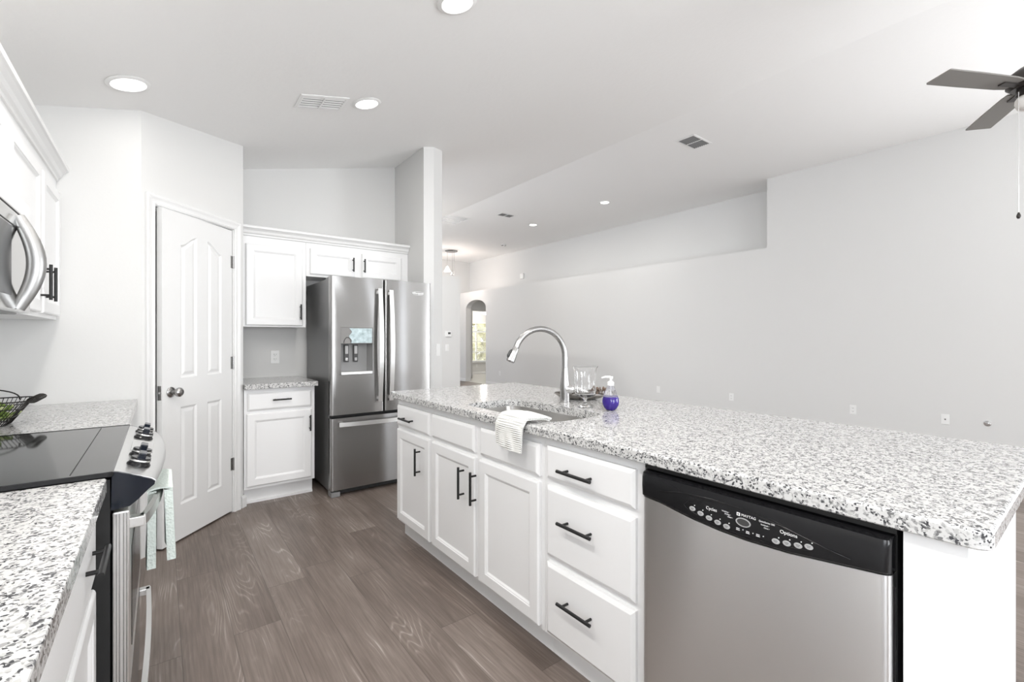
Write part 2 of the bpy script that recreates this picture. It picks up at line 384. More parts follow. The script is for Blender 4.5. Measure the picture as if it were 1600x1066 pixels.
# trims
def base_prof(h=.085, t=.013): return [(0, 0), (-t, 0), (-t, h-.02), (-t*.6, h-.006), (-t*.4, h), (0, h)]
b = B(); extr(b, [(7.0+x, z) for x, z in base_prof()], 'y', 3.1, AY0-.01); extr(b, [(7.0+x, z) for x, z in base_prof()], 'y', AY1+.01, YE-.005)
extr(b, [(7.0+x, z) for x, z in base_prof()], 'y', YB, 3.06); struct('baseboard_right', b, M_trim)
b = B(); extr(b, [(13.3+x, z) for x, z in base_prof()], 'x', 7.22, 10.1); struct('baseboard_far_room', b, M_trim)
b = B(); extr(b, [(YE+x, z) for x, z in base_prof()], 'x', 4.5, 6.985); struct('baseboard_far', b, M_trim)
b = B(); extr(b, [(x, z) for x, z in base_prof(.09, .016)], 'x', .786, .83); b.transform(DG)
extr(b, [(.484-x, z) for x, z in base_prof(.09, .016)], 'y', 3.93, 3.99)
struct('baseboard_pantry', b, M_trim)
# door casing (profiled, mitred)
def casing(bm, x0, x1, h, w=.058):
    prof = [(0, .0), (0, -.010), (.010, -.014), (.016, -.011), (.030, -.013), (.044, -.018), (w-.004, -.019), (w, -.014), (w, 0)]
    loft(bm, [[(x0-u, v, 0) for u, v in prof], [(x0-u, v, h+u) for u, v in prof], [(x1+u, v, h+u) for u, v in prof], [(x1+u, v, 0) for u, v in prof]])
b = B(); casing(b, OP0, OP1, OPH); b.transform(DG); struct('trim_1', b, M_trim)
b = B()
box(b, OP0, OP0+.003, .0, .1, 0, OPH); box(b, OP1-.005, OP1, .0, .1, 0, OPH); box(b, OP0, OP1, .0, .1, OPH-.005, OPH)
box(b, OP0+.005, OP1-.005, .04, .07, OPH-.02, OPH-.005)
b.transform(DG); struct('trim_2', b, M_trim)

# ------------------------------------------------------------------ pantry door, a few degrees ajar
DW0, DW1, DH0, DH1 = -.610, -.004, .012, 2.032
hinge_pt = DG @ Vector((OP1-.006, .004, 0))
door = bpy.data.objects.new('door_1', None); COL.objects.link(door); door['kind'] = 'structure'
door['label'] = 'white four-panel pantry door with arched upper panels, slightly ajar'
door.location = hinge_pt; door.rotation_euler = (0, 0, PI/4+math.radians(3.6))
def sstep(t): t = max(0, min(1, t)); return t*t*(3-2*t)
def ploop(x0, x1, z0, zl, zr, i, y, n=12):
    """panel outline, top edge an S curve from zl to zr, inset by i"""
    L = [(x0+i, y, z0+i), (x1-i, y, z0+i)]
    for k in range(n+1):
        x = x1-i+(x0-x1+2*i)*k/n; t = (x-x0)/(x1-x0)
        L.append((x, y, zl+(zr-zl)*sstep(t)-i))
    return L
s0 = -.70  # local x of the panel measurements taken along the wall
panels = [(.235, .368, 1.012, 1.838, 1.903), (.462, .592, 1.012, 1.903, 1.838), (.238, .380, .230, .833, .833), (.470, .602, .236, .833, .833)]
panels = [(.228, .362, 1.012, 1.835, 1.905), (.455, .589, 1.012, 1.905, 1.835), (.228, .362, .225, .832, .832), (.455, .589, .225, .832, .832)]
b = B(); yf, yb = 0.0, .035
outer = [(DW0, yf, DH0), (DW1, yf, DH0), (DW1, yf, DH1), (DW0, yf, DH1)]
holes = []
for x0, x1, z0, zl, zr in panels:
    a = (x0+s0, x1+s0, z0, zl, zr)
    R = [ploop(*a, i, y) for i, y in ((0, yf), (.004, yf+.003), (.010, yf+.008), (.016, yf+.009), (.034, yf+.003), (.040, yf+.0025))]
    holes.append(R[0]); loft(b, R, True, False, True)
holed(b, outer, holes)
back = [(x, yb, z) for x, _, z in outer]; walls(b, outer, back); bmesh.ops.contextual_create(b, geom=[]) if False else None
face(b, back)
leaf = part('door_panel', b, M_trim, door); leaf['kind'] = 'structure'
b = B(); lathe(b, [(.001, .002), (.032, .002), (.032, -.004), (.026, -.010), (.013, -.014), (.011, -.030), (.014, -.036), (.024, -.042), (.0285, -.052), (.027, -.062), (.018, -.070), (.001, -.072)], (DW0+.062, 0, .932), 28, axis='y')
k_ = part('door_knob', b, M_nickel, door, smooth='auto')
b = B(); box(b, DW0-.0008, DW0+.001, .006, .029, .89, .975); box(b, DW0-.009, DW0, .012, .022, .925, .942, .002)
part('latch_plate', b, M_nickel, door)
for z in (1.806, 1.08, .349):
    b = B(); cyl(b, (.003, -.006, z-.045), (.003, -.006, z+.045), .0065, 12); box(b, -.018, .002, -.0015, .001, z-.044, z+.044)
    part('hinge', b, M_nickel, door, smooth='auto')

# ------------------------------------------------------------------ cabinets
def cab(name, label, loc, rz, group=None): return thing(name, label, 'cabinet', loc, rz, group)
def add_handle(o, bm): part('handle', bm, M_black, o, smooth='auto')
# island: local x runs from the far end towards the camera, front faces the range
IR = -PI/2; IX = 1.205       # face frame plane
def isl(name, label, yfar, w):
    return cab(name, label, (IX, yfar, 0), IR)
def carcass(t, w, depth, z0=.1, z1=.876, toe=.045, bottom=True, open_top=False):
    b = B()
    if open_top:
        box(b, 0, .018, 0, depth, z0, z1); box(b, w-.018, w, 0, depth, z0, z1); box(b, .018, w-.018, depth-.018, depth, z0, z1)
        box(b, .018, w-.018, 0, depth-.018, z0, z0+.018); box(b, .018, w-.018, 0, .018, z0+.018, z1)
    else: box(b, 0, w, 0, depth, z0, z1)
    part('carcass', b, M_cab, t)
    b = B(); box(b, 0, w, toe, toe+.015, 0, z0); box(b, 0, .015, toe+.015, depth, 0, z0); box(b, w-.015, w, toe+.015, depth, 0, z0); part('toe_kick', b, M_cab, t)
ISD = .62
t = isl('base_cabinet', 'narrow white island base cabinet at the far end, one drawer over one door', 2.775, .47); c = 2.775
carcass(t, .468, ISD)
d = part('drawer', slab(c-2.757, c-2.321, .710, .838, 0), M_cab, t); add_handle(d, pull(c-2.58, .766, -.02, .155, False))
d = part('door', shaker(c-2.755, c-2.319, .118, .688, 0), M_cab, t); add_handle(d, pull(c-2.428, .546, -.02))
t = isl('base_cabinet', 'wide white island sink cabinet with two doors below two blank drawer fronts', 2.306, .945); c = 2.306
carcass(t, .944, ISD, open_top=True)
for x0, x1 in ((2.288, 1.856), (1.805, 1.382)): part('false_drawer_front', slab(c-x0, c-x1, .710, .838, 0), M_cab, t)
d = part('door', shaker(c-2.288, c-1.849, .118, .688, 0), M_cab, t); add_handle(d, pull(c-1.945, .549, -.02))
d = part('door', shaker(c-1.812, c-1.383, .118, .688, 0), M_cab, t); add_handle(d, pull(c-1.835+.055-.055, .549, -.02))
d['label'] = 'right door with its black handle on the left'
t = isl('base_cabinet', 'white island cabinet of three stacked drawers beside the dishwasher', 1.361, .465); c = 1.361
carcass(t, .470, ISD)
for z0, z1, hz in ((.716, .842, .770), (.418, .688, .578), (.118, .392, .283)):
    d = part('drawer', slab(c-1.338, c-.919, z0, z1, 0), M_cab, t); add_handle(d, pull(c-1.159, hz, -.02, .165, False))
# end panel block at the near end of the island, and the pony wall under the bar overhang
t = thing('island_end_panel', 'plain white end panel closing the near right end of the island', 'panel', (1.19, .262, 0))
b = B(); box(b, 0, .30, -.098, -.004, 0, .876); part('front_stile', b, M_cab, t)
b = B(); box(b, .30, .62, -.098, -.004, 0, .876); part('side_panel', b, M_cab, t)
b = B(); extr(b, [(-.098-.002, .02), (-.098-.012, .02), (-.098-.012, 0), (-.098-.002, 0)], 'x', 0, .62); part('shoe_molding', b, M_cab, t)
t = thing('island_back_panel', 'white panel along the seating side of the island under the overhang', 'panel', (1.83, .165, 0))
b = B(); box(b, 0, .05, 0, 2.6, 0, .876); part('panel', b, M_cab, t)
b = B(); extr(b, [(.05, 0), (.062, 0), (.062, .07), (.056, .085), (.05, .085)], 'y', 0, 2.6); part('base_molding', b, M_cab, t)
# island worktop with the sink cut-out
t = thing('island_countertop', 'long speckled white and grey granite worktop of the island', 'countertop', (1.165, .130, .877))
X0, X1, Y0, Y1 = 1.165, 2.175, .130, 2.835
SX0, SX1, SY0, SY1 = 1.250, 1.600, 1.385, 2.065
b = B(); Z0, Z1 = .877, .914
out = rrect(X0, X1, Y0, Y1, .028, 5); hole = rrect(SX0, SX1, SY0, SY1, .085, 8)
def lp(L, z, i=0, c=((X0+X1)/2, (Y0+Y1)/2)):
    return [(c[0]+(x-c[0])*(1-i/((X1-X0)/2)), c[1]+(y-c[1])*(1-i/((Y1-Y0)/2)), z) for x, y in L]
o_top = lp(out, Z1, .006); o_b = lp(out, Z0, .003)
holed(b, o_top, [[(x, y, Z1) for x, y in hole]]); holed(b, o_b, [[(x, y, Z0) for x, y in hole]])
loft(b, [o_top, lp(out, Z1-.002, .002), lp(out, Z1-.006), lp(out, Z0+.003), o_b], True, False, False)
walls(b, [(x, y, Z1) for x, y in hole], [(x, y, Z0) for x, y in hole])
part('granite_slab', b, M_granite, t, world=True, top=t)
# undermount sink
t = thing('kitchen_sink', 'undermount stainless steel sink set in the island worktop', 'sink', (1.425, 1.725, .66))
def sl(i, z, r=.085): return [(x, y, z) for x, y in rrect(SX0-.004+i, SX1+.004-i, SY0-.004+i, SY1+.004-i, max(r-i, .03), 8)]
b = B(); loft(b, [sl(-.02, .8765), sl(0, .8765), sl(.0, .872), sl(.004, .80), sl(.008, .70), sl(.020, .682), sl(.045, .675)], True, False, True)
loft(b, [sl(-.02, .8765), sl(-.004, .868), sl(-.002, .80), sl(.0, .69), sl(.02, .670), sl(.045, .668)], True, False, True)
part('basin', b, M_sink, t, smooth='auto', world=True, top=t)
b = B(); lathe(b, [(.001, .677), (.03, .677), (.034, .680), (.042, .681), (.045, .6755)], (1.45, 1.725, 0), 24); part('drain', b, M_chrome, t, smooth='auto', world=True, top=t)

# faucet
t = thing('kitchen_faucet', 'tall brushed nickel pull-down gooseneck faucet behind the island sink', 'faucet', (1.728, 1.795, .914))
b = B(); lathe(b, [(.001, 0), (.0275, 0), (.0275, .004), (.026, .006), (.0255, .055), (.026, .075), (.0245, .10), (.020, .135), (.0165, .178), (.0162, .182)], n=28); part('body', b, M_nickel, t, smooth='auto')
import itertools
R0 = .148; pts = [(0, 0, .180), (0, 0, .22), (0, 0, .245)]
dirx = Vector((-.97, .24, 0))
for k in range(1, 17):
    a = math.radians(k*10.0); pts.append(tuple(dirx*(R0-R0*math.cos(a))+Vector((0, 0, .245+R0*math.sin(a)))))
pe = Vector(pts[-1]); tv = (pe-Vector(pts[-2])).normalized()
b = B(); tube(b, pts, .0152, 16); part('spout', b, M_nickel, t, smooth='auto')
b = B(); q = [pe-tv*.001, pe+tv*.002, pe+tv*.004, pe+tv*.03, pe+tv*.075, pe+tv*.080]
tube(b, q, [.0155, .0150, .0162, .0185, .0225, .019], 18); hd = part('spray_head', b, M_nickel, t, smooth='auto')
b = B(); o_ = dirx*.5+tv*0; nrm = (dirx - tv*dirx.dot(tv)).normalized()
tube(b, [pe+tv*.02+nrm*.016, pe+tv*.03+nrm*.022, pe+tv*.055+nrm*.024, pe+tv*.064+nrm*.020], [.005, .007, .007, .005], 10); part('spray_button', b, M_dark, hd, smooth=True)
b = B(); lv = Vector((.55, -.83, 0)).normalized()
tube(b, [lv*.01+Vector((0, 0, .068)), lv*.035+Vector((0, 0, .070)), lv*.050+Vector((0, 0, .070))], [.024, .022, .018], 16)
tube(b, [lv*.045+Vector((0, 0, .072)), lv*.075+Vector((0, 0, .070)), lv*.115+Vector((0, 0, .056)), lv*.125+Vector((0, 0, .052))], [.017, .012, .009, .006], 12); part('lever_handle', b, M_chrome, t, smooth='auto')
# footed glass vase
b = B(); prof = [(.001, .0), (.036, .0), (.036, .003), (.020, .010), (.009, .022), (.007, .034), (.012, .044), (.030, .052), (.050, .062), (.0545, .085), (.053, .12), (.053, .165), (.057, .192), (.064, .204)]
inner = [(.062, .205), (.0548, .192), (.0508, .165), (.0508, .12), (.052, .087), (.047, .066), (.028, .057), (.001, .055)]
lathe(b, prof+inner, n=40); single('glass_vase', b, M_glass, 'clear footed glass vase with a flared rim behind the sink', 'vase', (1.680, 1.600, .9145), smooth='auto')
# pewter dish with dried bloom
t = thing('leaf_dish', 'dark oval pewter dish with a ruffled rim behind the faucet', 'dish', (1.885, 1.835, .9145), math.radians(-48))
b = B(); n = 48
def el(s, z, ru=0): return [((.145*s+ru*math.sin(9*a))*math.cos(a), (.085*s+ru*math.sin(9*a))*math.sin(a), z+ru*.6*math.cos(7*a)) for a in [2*PI*k/n for k in range(n)]]
loft(b, [el(.55, .0), el(.6, .001), el(.85, .012), el(1, .030, .005), el(.985, .033, .005), el(.83, .017), el(.55, .006)], True, True, True); part('bowl', b, M_silver, t, smooth=True)
b = B()
for k in range(26):
    a = k*2.4; r = .012+.0011*k; z = .012+.022*(1-k/26)
    p = Vector((r*math.cos(a), r*math.sin(a), z)); q2 = p+Vector((.018*math.cos(a), .018*math.sin(a), .016-.0004*k))
    tube(b, [p, (p+q2)/2+Vector((0, 0, .004)), q2], [.004, .009, .002], 6, sy=.35)
single('pine_cone', b, M_brown, 'brown dried cone lying in the pewter dish behind the soap bottle', 'decoration', (1.966, 1.752, .932), smooth=True)
b = B()
for k in range(22):
    a = k*2.4; r = .010+.0010*k; z = .012+.020*(1-k/22)
    p = Vector((r*math.cos(a), r*math.sin(a), z)); q2 = p+Vector((.015*math.cos(a), .015*math.sin(a), .012))
    tube(b, [p, (p+q2)/2+Vector((0, 0, .004)), q2], [.004, .008, .002], 6, sy=.35)
single('pine_cone', b, M_silver, 'silvery dried cone lying in the pewter dish behind the glass vase', 'decoration', (1.872, 1.848, .928), smooth=True)
# soap bottle
t = thing('soap_bottle', 'clear pump bottle half full of purple hand soap on the island', 'bottle', (1.710, 1.462, .9145))
bp = [(.001, 0), (.018, 0), (.022, .002), (.031, .012), (.0375, .026), (.0395, .040), (.0375, .056), (.031, .076), (.0235, .096), (.017, .112), (.0135, .120)]
b = B(); lathe(b, bp+[(.0125, .120), (.016, .111), (.024, .094)], n=32, caps=False); part('bottle_body', b, M_pet, t, smooth='auto')
b = B(); lathe(b, [(.001, .002), (.018, .002), (.0215, .004), (.0303, .0135), (.0367, .0265), (.0386, .040), (.0368, .056), (.0338, .064), (.001, .064)], n=32); part('liquid_soap', b, M_soap, t, smooth='auto')
b = B(); lathe(b, [(.001, .118), (.0155, .118), (.0155, .134), (.011, .137), (.006, .139), (.006, .150), (.010, .151), (.011, .160), (.001, .162)], n=24)
tube(b, [(0, 0, .157), (-.020, .018, .158), (-.033, .028, .153)], [.006, .005, .0035], 10); part('pump', b, M_plastic, t, smooth='auto')
b = B(); tube(b, [(0, 0, .118), (.002, .001, .069)], .0022, 8); part('dip_tube', b, M_plastic, t)
# towel over the worktop edge by the sink
def sheet(rows, th):
    """rows: list of lists of points; returns a closed thick sheet"""
    b = B(); P = [[Vector(p) for p in r] for r in rows]; m, n = len(P), len(P[0]); N = [[None]*n for _ in range(m)]
    for i in range(m):
        for j in range(n):
            u = P[min(i+1, m-1)][j]-P[max(i-1, 0)][j]; v = P[i][min(j+1, n-1)]-P[i][max(j-1, 0)]; N[i][j] = u.cross(v).normalized()
    A = [[b.verts.new(P[i][j]) for j in range(n)] for i in range(m)]; C = [[b.verts.new(P[i][j]+N[i][j]*th) for j in range(n)] for i in range(m)]
    for i in range(m-1):
        for j in range(n-1):
            b.faces.new([A[i][j], A[i][j+1], A[i+1][j+1], A[i+1][j]]); b.faces.new([C[i][j], C[i+1][j], C[i+1][j+1], C[i][j+1]])
    for i in range(m-1):
        for j in (0, n-1): b.faces.new([A[i][j], A[i+1][j], C[i+1][j], C[i][j]] if j == 0 else [A[i][j], C[i][j], C[i+1][j], A[i+1][j]])
    for j in range(n-1):
        b.faces.new([A[0][j], C[0][j], C[0][j+1], A[0][j+1]]); b.faces.new([A[-1][j], A[-1][j+1], C[-1][j+1], C[-1][j]])
    return b
def towel_rows(off, hang, wob, y_a, y_b):
    rows = []
    path = [(1.262, .916), (1.245, .922), (1.22, .924), (1.19, .924), (1.172, .922), (1.160, .914), (1.154, .90), (1.152, .875), (1.151, .85), (1.150, .83), (1.149, .812-hang)]
    m = 26; n = 22
    import bisect
    cum = [0]
    for p, q in zip(path, path[1:]): cum.append(cum[-1]+math.dist(p, q))
    for i in range(m+1):
        s = cum[-1]*i/m; k = min(max(bisect.bisect_right(cum, s)-1, 0), len(path)-2); f = (s-cum[k])/(cum[k+1]-cum[k])
        x = path[k][0]*(1-f)+path[k+1][0]*f; z = path[k][1]*(1-f)+path[k+1][1]*f
        row = []
        top = max(0, 1-s/.10); fall = max(0, (s-.14)/.10)
        for j in range(n+1):
            v = j/n; ya = y_a-.03*top; ybb = y_b+.02*top-.02*min(fall, 1)
            y = ya*(1-v)+ybb*v+.045*top*0
            w = wob*math.sin(v*9+s*6)*(.3+.7*min(fall, 1))
            bulge = .007*math.sin(PI*v)
            if z > .905: row.append((x+off*0, y-.005*top, z+off+abs(w)*.5+bulge))
            else: row.append((x-off-abs(w)-bulge, y, z+.014*max(0, (v-.45))*min(fall, 1)-.010*(1-v)*min(fall, 1)))
        rows.append(row)
    return rows
t = thing('dish_towel', 'folded white ribbed hand towel draped over the worktop edge at the sink', 'towel', (1.2, 1.55, .915))
b = sheet(towel_rows(.002, -.012, .003, 1.435, 1.575), -.006); part('under_fold', b, M_towel, t, smooth='auto', world=True, top=t)
b = sheet(towel_rows(.010, .004, .005, 1.425, 1.605), -.008); part('top_fold', b, M_towel, t, smooth='auto', world=True, top=t)

# ------------------------------------------------------------------ dishwasher
t = thing('dishwasher', 'built-in stainless dishwasher with a black control panel in the island', 'dishwasher', (1.205, .884, 0), IR)
DWW = .617    # local width; door front at y = -.035
b = B(); box(b, .004, DWW-.004, .002, .58, .1, .868); part('tub', b, M_gap, t)
b = B(); box(b, .002, DWW-.002, -.012, .002, .858, .874); part('top_trim', b, M_gap, t)
b = B(); box(b, .02, DWW-.02, .04, .06, .002, .1); part('kick_plate', b, M_gap, t)
def dwz(x):
    """lower edge of the control panel"""
    pts_ = [(0, .778), (.028, .777), (.075, .774), (.17, .759), (.25, .752), (.32, .750), (.424, .755), (.527, .768), (.60, .777), (.617, .778)]
    for (a, c_), (e_, f_) in zip(pts_, pts_[1:]):
        if x <= e_: return c_+(f_-c_)*(x-a)/(e_-a)
    return .778
def dwy(x, z=0, d=0):
    """front surface: flat with rounded side edges"""
    e = min(x-.006, DWW-.006-x); r = .016
    return -.036-d+(0 if e > r else r-math.sqrt(max(r*r-(r-e)**2, 0)))
xs = [.006+(DWW-.012)*v for v in [0, .003, .008, .015, .027]+[.04+.92*i/34 for i in range(35)]+[.973, .985, .992, .997, 1]]
b = B()
loops = [[(x, .0, dwz(x)-.001) for x in xs], [(x, dwy(x), dwz(x)-.001) for x in xs], [(x, dwy(x), .62) for x in xs], [(x, dwy(x), .30) for x in xs], [(x, dwy(x), .118) for x in xs], [(x, 0, .11) for x in xs]]
loft(b, loops, False, False, False); box(b, .006, DWW-.006, -.004, 0, .11, .745)
part('door_front', b, M_steel2, t, smooth='auto')
b = B()
loops = [[(x, .0, dwz(x)) for x in xs], [(x, dwy(x, 0, -.001), dwz(x)) for x in xs], [(x, dwy(x, 0, .006), dwz(x)+.006) for x in xs], [(x, dwy(x, 0, .008), (dwz(x)+.845)/2) for x in xs], [(x, dwy(x, 0, .007), .838) for x in xs], [(x, dwy(x, 0, .003), .849) for x in xs], [(x, dwy(x, 0, -.008), .854) for x in xs], [(x, 0, .854) for x in xs]]
loft(b, loops, False, False, False); box(b, .006, DWW-.006, -.006, .0, .785, .85)
cp = part('control_panel', b, M_gloss, t, smooth='auto')
FY = -.0450
# recessed brow line of the pocket handle and the outline of the key area
b = B(); tube(b, [(.075, FY+.0002, .812), (.15, FY, .826), (.24, FY, .832), (.33, FY, .828), (.42, FY, .814), (.50, FY, .797), (.545, FY+.0002, .790)], .0016, 8); part('pocket_ridge', b, M_gloss, cp, smooth=True)
b = B(); tube(b, [(.165, FY+.0006, .806), (.155, FY+.0006, .795), (.165, FY+.0006, .786), (.20, FY+.0008, .776), (.25, FY+.0008, .7675), (.31, FY+.001, .764), (.37, FY+.0008, .767), (.43, FY+.0008, .774), (.468, FY+.0008, .780), (.472, FY+.0006, .794), (.45, FY+.0006, .807), (.40, FY+.0004, .822), (.33, FY+.0002, .831), (.25, FY+.0002, .829), (.19, FY+.0004, .817), (.165, FY+.0006, .806)], .0009, 6); part('key_area_outline', b, M_gloss, cp, smooth=True)
def oval(bm, x, z, rx, rz, h=.0012, n=24, y=FY):
    loft(bm, [[(x+rx*s*math.cos(2*PI*k/n), yy, z+rz*s*math.sin(2*PI*k/n)) for k in range(n)] for s, yy in ((1, y+.001), (1, y-h*.5), (.9, y-h))])
for i, (x, z) in enumerate([(.181, .7905), (.205, .7845), (.229, .7795), (.253, .7755), (.277, .7725), (.3965, .7765), (.4205, .7800), (.4445, .7835), (.4685-.002, .7885)]):
    b = B(); oval(b, x, z, .0088, .0062); bt = part('button', b, M_button, cp, smooth='auto')
    b = B()
    for dx_, dz_, l_ in ((0, .0018, .009), (0, -.0012, .006)): box(b, x-l_/2, x+l_/2, FY-.0016, FY-.001, z+dz_-.0005, z+dz_+.0005)
    part('button_mark', b, M_dark, bt)
    b = B(); oval(b, x+.0065, z+.0105, .0013, .0013, .0006, 10); part('indicator', b, M_print, cp)
b = B(); n = 40
loft(b, [[(.3195+rx*math.cos(2*PI*k/n), y, .7965+rz*math.sin(2*PI*k/n)) for k in range(n)] for rx, rz, y in ((.0185, .0108, FY+.001), (.0185, .0108, FY-.001), (.0160, .0088, FY-.001), (.0160, .0088, FY+.0002))], True, False, True); part('status_dial', b, M_button, cp)
b = B(); oval(b, .3195, .7965, .0155, .0085, .0008); part('dial_lens', b, M_dark, cp)
for x, z in ((.3065, .7760), (.331, .7752), (.3555, .7762)):
    b = B()
    for dz_, l_ in ((.002, .008), (-.0018, .009)): box(b, x-l_/2, x+l_/2, FY-.0006, FY+.0004, z+dz_-.0008, z+dz_+.0008)
    part('key_print', b, M_print, cp)
    b = B(); oval(b, x+.0125, z+.002, .0012, .0012, .0006, 10); part('indicator', b, M_print, cp)
text('lettering', 'Cycles', .0115, M_print, (.236, FY-.0003, .8055), RX90, cp)
text('lettering', 'Options', .0115, M_print, (.4245, FY-.0003, .8035), RX90, cp)
text('lettering', 'MAYTAG', .0088, M_print, (.3330, FY-.0003, .8145), RX90, cp)
text('lettering', 'QuietSeries 300', .0056, M_print, (.3760, FY-.0003, .8135), RX90, cp)
for s_, x, z in (('Washing •', .2740, .8105), ('Drying •', .2800, .8050), ('Clean •', .2865, .7995), ('Sanitized •', .3720, .8060), ('Clean •', .3760, .8000)):
    text('lettering', s_, .0046, M_print, (x, FY-.0003, z), RX90, cp)
b = B(); box(b, .3035, .3120, FY-.0006, FY+.0002, .8105, .8185); box(b, .3055, .3100, FY-.0009, FY, .8125, .8165); lg = part('logo', b, M_print, cp)
b = B(); box(b, .3058, .3097, FY-.0012, FY-.0008, .8130, .8160); part('logo_center', b, M_dark, lg)

# ------------------------------------------------------------------ refrigerator
t = thing('refrigerator', 'stainless steel french-door refrigerator with bottom freezer drawer', 'refrigerator', (1.055, 3.715, 0))
RW = .866
b = B(); box(b, .006, RW-.006, .085, .775, .035, 1.735, .006); part('cabinet_shell', b, M_side, t)
b = B(); box(b, .012, RW-.012, .070, .086, .06, 1.73); part('door_gasket', b, M_gap, t)
b = B(); box(b, .08, RW-.08, .05, .10, .012, .052); part('base_grille', b, M_gap, t)
for x in (.004, RW-.074):
    b = B(); box(b, x, x+.07, .008, .10, .0, .040, .006); part('foot_cover', b, M_grey, t)
for x in (.012, RW-.082):
    b = B(); box(b, x, x+.07, .03, .20, 1.735, 1.752, .006); part('hinge_cover', b, M_grey, t)
def fdoor(x0, x1, z0, z1, holes=(), rl=.014, rr=.014):
    """door with rounded vertical edges: front surface at y=0"""
    b = B()
    L = [(x0+rl, 0), (x1-rr, 0)]
    sec = [(x0, .068)]+[(x0+rl-rl*math.cos(a), rl-rl*math.sin(a)) for a in [PI/2*k/5 for k in range(6)]]
    sec2 = [(x1-rr+rr*math.sin(a), rr-rr*math.cos(a)) for a in [PI/2*k/5 for k in range(6)]]+[(x1, .068)]
    for s in (sec, sec2): loft(b, [[(x, y, z0) for x, y in s], [(x, y, z1) for x, y in s]], False, False, False)
    face(b, [(x, y, z1) for x, y in sec+sec2]); face(b, [(x, y, z0) for x, y in sec+sec2])
    face(b, [(x0, .068, z0), (x1, .068, z0), (x1, .068, z1), (x0, .068, z1)])
    xa, xb = sec[-1][0], sec2[0][0]
    holed(b, [(xa, 0, z0), (xb, 0, z0), (xb, 0, z1), (xa, 0, z1)], [[(h[0], 0, h[2]), (h[1], 0, h[2]), (h[1], 0, h[3]), (h[0], 0, h[3])] for h in holes])
    bmesh.ops.remove_doubles(b, verts=b.verts[:], dist=1e-5)
    return b
H_ = (.076, .334, .962, 1.343)
ld = part('door', fdoor(.0, .4295, .648, 1.748, [H_]), M_steel, t, smooth='auto', label='left door with the ice and water dispenser')
rd = part('door', fdoor(.4365, RW, .648, 1.748), M_steel, t, smooth='auto', label='right door with the maker emblem')
fd = part('freezer_drawer', fdoor(.0, RW, .055, .622), M_steel, t, smooth='auto')
# dispenser
x0, x1, z0, z1 = H_
b = B(); walls(b, [(x0, 0, z0), (x1, 0, z0), (x1, 0, 1.212), (x0, 0, 1.212)], [(x0+.012, .06, z0+.02), (x1-.03, .06, z0+.02), (x1-.03, .06, 1.212), (x0+.012, .06, 1.212)])
face(b, [(x0+.012, .06, z0+.02), (x1-.03, .06, z0+.02), (x1-.03, .06, 1.212), (x0+.012, .06, 1.212)]); dc = part('dispenser_cavity', b, M_grey, ld)
b = B(); box(b, x0+.001, x1-.001, .001, .03, 1.213, z1-.001, .002); dp = part('dispenser_panel', b, M_steel, ld)
b = B(); rows_ = [(x0+.075+.012*math.sin(k*1.3), x1-.006, 1.218+(z1-1.224)*k/8) for k in range(9)]
holed(b, [(a, -.0006-.0004*(i % 2), z) for i, (a, _, z) in enumerate(rows_)]+[(c_, -.001, z) for _, c_, z in rows_[::-1]], []); part('protective_film', b, M_film, dp)
b = B(); tube(b, [(x0+.052+.028*math.cos(a), -.001, 1.218+.045*math.sin(a)) for a in [PI*k/12 for k in range(13)]], .0025, 8); part('spout_loop', b, M_dark, dp, smooth=True)
b = B(); box(b, x0+.001, x1-.001, -.004, .055, z0+.001, z0+.026, .003); part('drip_tray', b, M_bright, ld)
for x in (x0+.038, x0+.112):
    b = B(); box(b, x, x+.038, .040, .061, 1.065, 1.205, .005); pd = part('dispenser_paddle', b, M_dark, dc)
    b = B(); box(b, x+.007, x+.031, .037, .0405, 1.13, 1.195, .003); part('paddle_inset', b, M_button, pd)
    b = B(); box(b, x+.009, x+.029, .037, .0405, 1.075, 1.10, .003); part('paddle_inset', b, M_chrome if x < x0+.05 else M_button, pd)
def bow(xa, za, xb, zb, depth, horiz=False, w=.018, n=20):
    b = B(); pts = []
    for k in range(n+1):
        u = k/n; d = -.030-depth*math.sin(PI*u); pts.append((xa+(xb-xa)*u, d, za+(zb-za)*u))
    L = []
    for p in pts:
        if horiz: L.append([(p[0], p[1]-.005, p[2]-w), (p[0], p[1]-.005, p[2]+w), (p[0], p[1]+.007, p[2]+w*.8), (p[0], p[1]+.007, p[2]-w*.8)])
        else: L.append([(p[0]-w, p[1]-.005, p[2]), (p[0]+w, p[1]-.005, p[2]), (p[0]+w*.8, p[1]+.007, p[2]), (p[0]-w*.8, p[1]+.007, p[2])])
    loft(b, L)
    for u in (.03, .97):
        x = xa+(xb-xa)*u; z = za+(zb-za)*u; hw = .012
        box(b, x-hw, x+hw, -.034, .001, z-hw, z+hw)
    return b
part('door_handle', bow(.386, 1.668, .386, .735, .034), M_bright, ld)
part('door_handle', bow(.481, 1.662, .481, .735, .034), M_bright, rd)
part('drawer_handle', bow(.055, .575, RW-.055, .575, .030, True, .017), M_bright, fd)
text('lettering', 'Whirlpool', .030, M_bright, (.738, -.0008, 1.650), RX90, rd, sx=.85)
b = B(); tube(b, [(.738+.050*math.cos(a), -.001, 1.650+.017*math.sin(a)) for a in [math.radians(200+k*16) for k in range(20)]], .0010, 6); part('emblem_ring', b, M_bright, rd)

